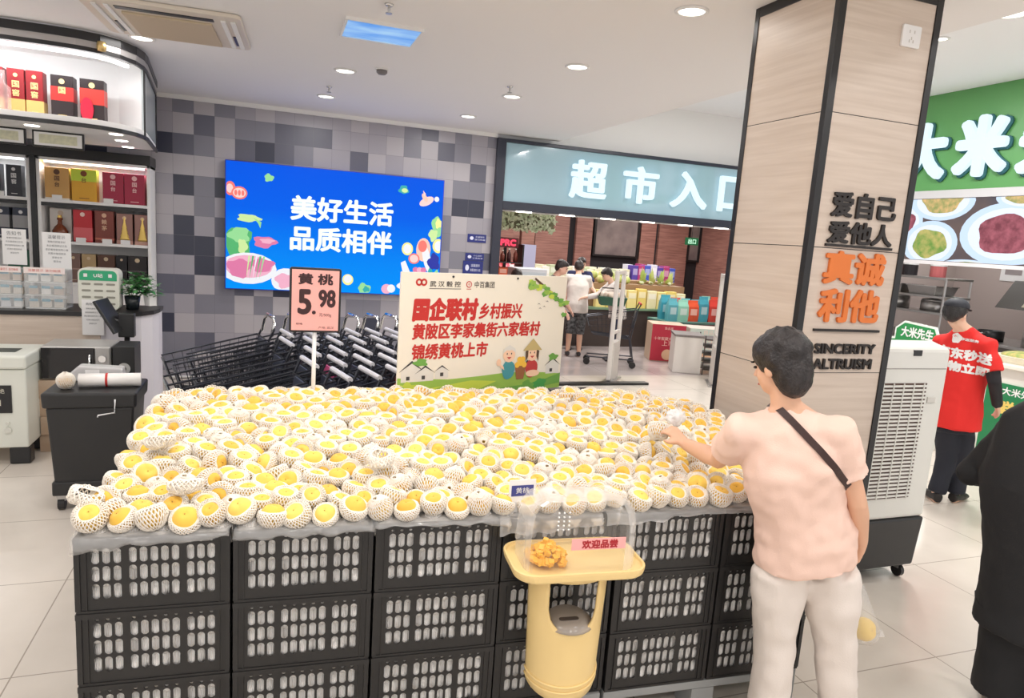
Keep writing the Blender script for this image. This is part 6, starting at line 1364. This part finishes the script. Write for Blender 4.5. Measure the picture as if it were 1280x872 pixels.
obj('corner', prism(B(), [(c.x+.06, c.z-.05), (c.x+.115, c.z-.06), (c.x+.09, c.z-.025)], 'y', c.y-.004, c.y+.004), mat('thin_bag_film', (248, 246, 244)), bag, W=True)
for dx, dz, lb in ((0, 0, 'yellow peach in the clear bag hanging beside the white trousers'),):
    o = bpy.data.objects.new('bagged_peach', PEACH); COL.objects.link(o); o.location = c+Vector((dx-.005, 0, dz-.01)); o.rotation_euler = (1.2, .2, 0); o.scale = (1.2, 1.2, 1.2); tag(o, lb, 'peach')
# the worker in red
wv = Vector((.79, .61, 0)); J = pose((5.05, 3.75), 1.63, math.atan2(.61, .79), .06, stride=.10)
J['pel'] = P(1192, 520, Y=3.78); J['waist'] = P(1196, 492, Y=3.78); J['chest'] = P(1203, 455, Y=3.78); J['shc'] = P(1206, 424, Y=3.78); J['neck'] = P(1203, 408, Y=3.78); J['head'] = P(1195, 391, Y=3.80); J['s'] = .96
J['hf'] = Vector((.98, .2, -.12)).normalized(); J['f'] = Vector((.70, .71, 0)).normalized(); J['r'] = Vector((.71, -.70, 0)).normalized()
J['sh0'] = P(1177, 428, Y=3.93); J['el0'] = P(1166, 470, Y=4.02); J['wr0'] = P(1170, 500, Y=4.10); J['hd0'] = Vector((.3, .3, -.9))
J['sh1'] = P(1235, 433, Y=3.62); J['el1'] = P(1243, 476, Y=3.52); J['wr1'] = P(1247, 508, Y=3.58); J['hd1'] = Vector((.6, .3, -.6))
for k, (hp, kn, an, Y_) in enumerate((((1184, 528), (1183, 575), (1170, 617), 3.80), ((1203, 528), (1203, 572), (1196, 610), 3.76))):
    J['hip%d' % k] = P(*hp, Y=Y_); J['kn%d' % k] = P(*kn, Y=Y_); q = P(*an, Y=Y_); J['an%d' % k] = Vector((q.x, q.y, .078)); J['ft%d' % k] = Vector((.9, .2, 0)).normalized() if k else Vector((.3, .6, 0)).normalized()
WRK, RSH = human('person', 'worker in a red polo shirt and black cap walking past the food counter', J, shirt=(228, 44, 40), bottom=(34, 36, 46), sleeve=.75, hair='short', hairc=(30, 28, 28), shoes=(34, 30, 30), cap=(44, 46, 54), fine=.012, hem=.0, shirt_w=1.12, wr=.007)
tr = bvh(RSH); n = Vector((-.79, -.61, 0)); u_ = Vector((.61, -.79, 0)); up = Vector((0, 0, 1)); ub = (u_-up*.07).normalized()
for s_, px, py, w, h, bd in (('京东秒送', 1205, 443, .36, .085, .005), ('好物立即', 1201, 459, .36, .08, .005), ('秒送服务', 1212, 425, .12, .022, .001)):
    bm = wrap_text(tr, s_, P(px, py, Y=3.7), ub, up, w, h, bd); obj('lettering', bm, M_WHITE, RSH, W=True)
bm = B(); cx = P(1196, 424, Y=3.7); flat(bm, blobby(0, 0, .032, .038, 20, .25, 4), (cx, ub, up), 0)
bmesh.ops.triangulate(bm, faces=bm.faces[:]); bmesh.ops.subdivide_edges(bm, edges=bm.edges[:], cuts=2)
for q in bm.verts:
    hit = tr.ray_cast(q.co+n*.4, -n); q.co = hit[0]+n*.003 if hit[0] else q.co
obj('emblem', bm, M_WHITE, RSH, W=True)
for k in (0, 1): sh, el, wr_ = J['sh%d' % k], J['el%d' % k], J['wr%d' % k]; obj('black_undersleeve', remesh(tube(B(), [sh.lerp(el, .6), el, el.lerp(wr_, .95)], [.052, .046, .038], 14), .012, 3), tint((36, 34, 38), .8), WRK, W=True, smooth=True)
# the person in black at the picture's edge
J = pose((2.8, 1.7), 1.68, math.radians(60), .03, arm=((.5, 1.7), (.5, 1.7)))
J['pel'] = P(1303, 760, Y=1.72); J['waist'] = P(1306, 690, Y=1.72); J['chest'] = P(1310, 600, Y=1.72); J['shc'] = P(1318, 524, Y=1.72); J['neck'] = P(1324, 492, Y=1.72); J['head'] = P(1331, 437, Y=1.74); J['s'] = 1.03
J['f'] = Vector((.74, .67, 0)); J['r'] = Vector((.67, -.74, 0)); J['hf'] = Vector((.8, .55, -.2)).normalized()
J['sh0'] = P(1268, 541, Y=1.85); J['el0'] = P(1214, 590, Y=1.98); J['wr0'] = P(1262, 602, Y=2.15); J['hd0'] = Vector((.8, .6, .1)); J['sh1'] = P(1372, 530, Y=1.58); J['el1'] = P(1400, 640, Y=1.55); J['wr1'] = P(1390, 640, Y=1.8); J['hd1'] = Vector((.4, .8, .1))
for k in (0, 1):
    g = J['pel']+J['r']*(.1 if k else -.1); J['hip%d' % k] = g; J['kn%d' % k] = Vector((g.x+.01, g.y, .44)); J['an%d' % k] = Vector((g.x+.02, g.y, .083)); J['ft%d' % k] = J['f']
human('person', 'person all in black at the photo edge with one elbow out', J, shirt=(27, 27, 29), bottom=(25, 25, 27), long_sleeve=True, hair='short', shoes=(24, 24, 24), fine=.014, shirt_w=1.22, leg_w=1.45, hem=.02, wr=.006)
# people in the doorway
stripe = node_mat('striped_cloth', .8, lambda nt, b: nt.links.new(ramp(nt, math_n(nt, 'FRACT', math_n(nt, 'MULTIPLY', xyz(nt)[0][2], 14.)), [(0, (54, 40, 44)), (.55, (226, 214, 206))]), b.inputs['Base Color']))
pat = mat('patterned_black_cloth', (40, 40, 44), .85, var=(22, (120, 122, 124)))
human('person', 'person in a white T-shirt and patterned dark shorts seen from behind', pose((4.74, 10.2), 1.57, math.radians(70), .28, arm=((.5, .7), (.6, .6)), tilt=.4), shirt=(238, 232, 226), bottom=(40, 40, 44), mb=pat, hair='short', bottoms_end=.6, shirt_w=1.12, leg_w=1.2)
human('person', 'person in a pale shirt with a lanyard bending over a trolley', pose((5.27, 9.78), 1.50, math.radians(165), .30, arm=((.9, .5), (.8, .5)), tilt=.6), shirt=(226, 220, 216), bottom=(66, 74, 96), hair='short', long_sleeve=True, shirt_w=1.1)
t = thing('lanyard_badge', 'white badge hanging from the lanyard of the bending person', 'badge', (5.16, 9.56, .86)); obj('card', bx(-.035, .035, -.004, .004, 0, .1), M_WHITE, t); obj('cord', tube(B(), [(0, 0, .1), (.06, .0, .42)], .005, 5), tint((60, 70, 120)), t)
human('person', 'dark-haired person in navy facing the hall beyond the white T-shirt', pose((5.06, 10.9), 1.60, math.radians(-100), .1, arm=((.6, .8), (.6, .8))), shirt=(46, 52, 92), bottom=(50, 50, 60), hair='short')
human('person', 'person in a striped top behind the poster board, bending to the side', pose((3.78, 9.25), 1.60, math.radians(-35), .26, arm=((.35, .3), (.35, .3)), tilt=.3), ms=stripe, bottom=(50, 46, 52), hair='short', skin=(224, 176, 156), sleeve=.6)
human('person', 'person whose dark hair just shows above the poster board', pose((3.30, 9.1), 1.40, math.radians(90), .12), shirt=(90, 70, 80), bottom=(60, 56, 60), hair='full')
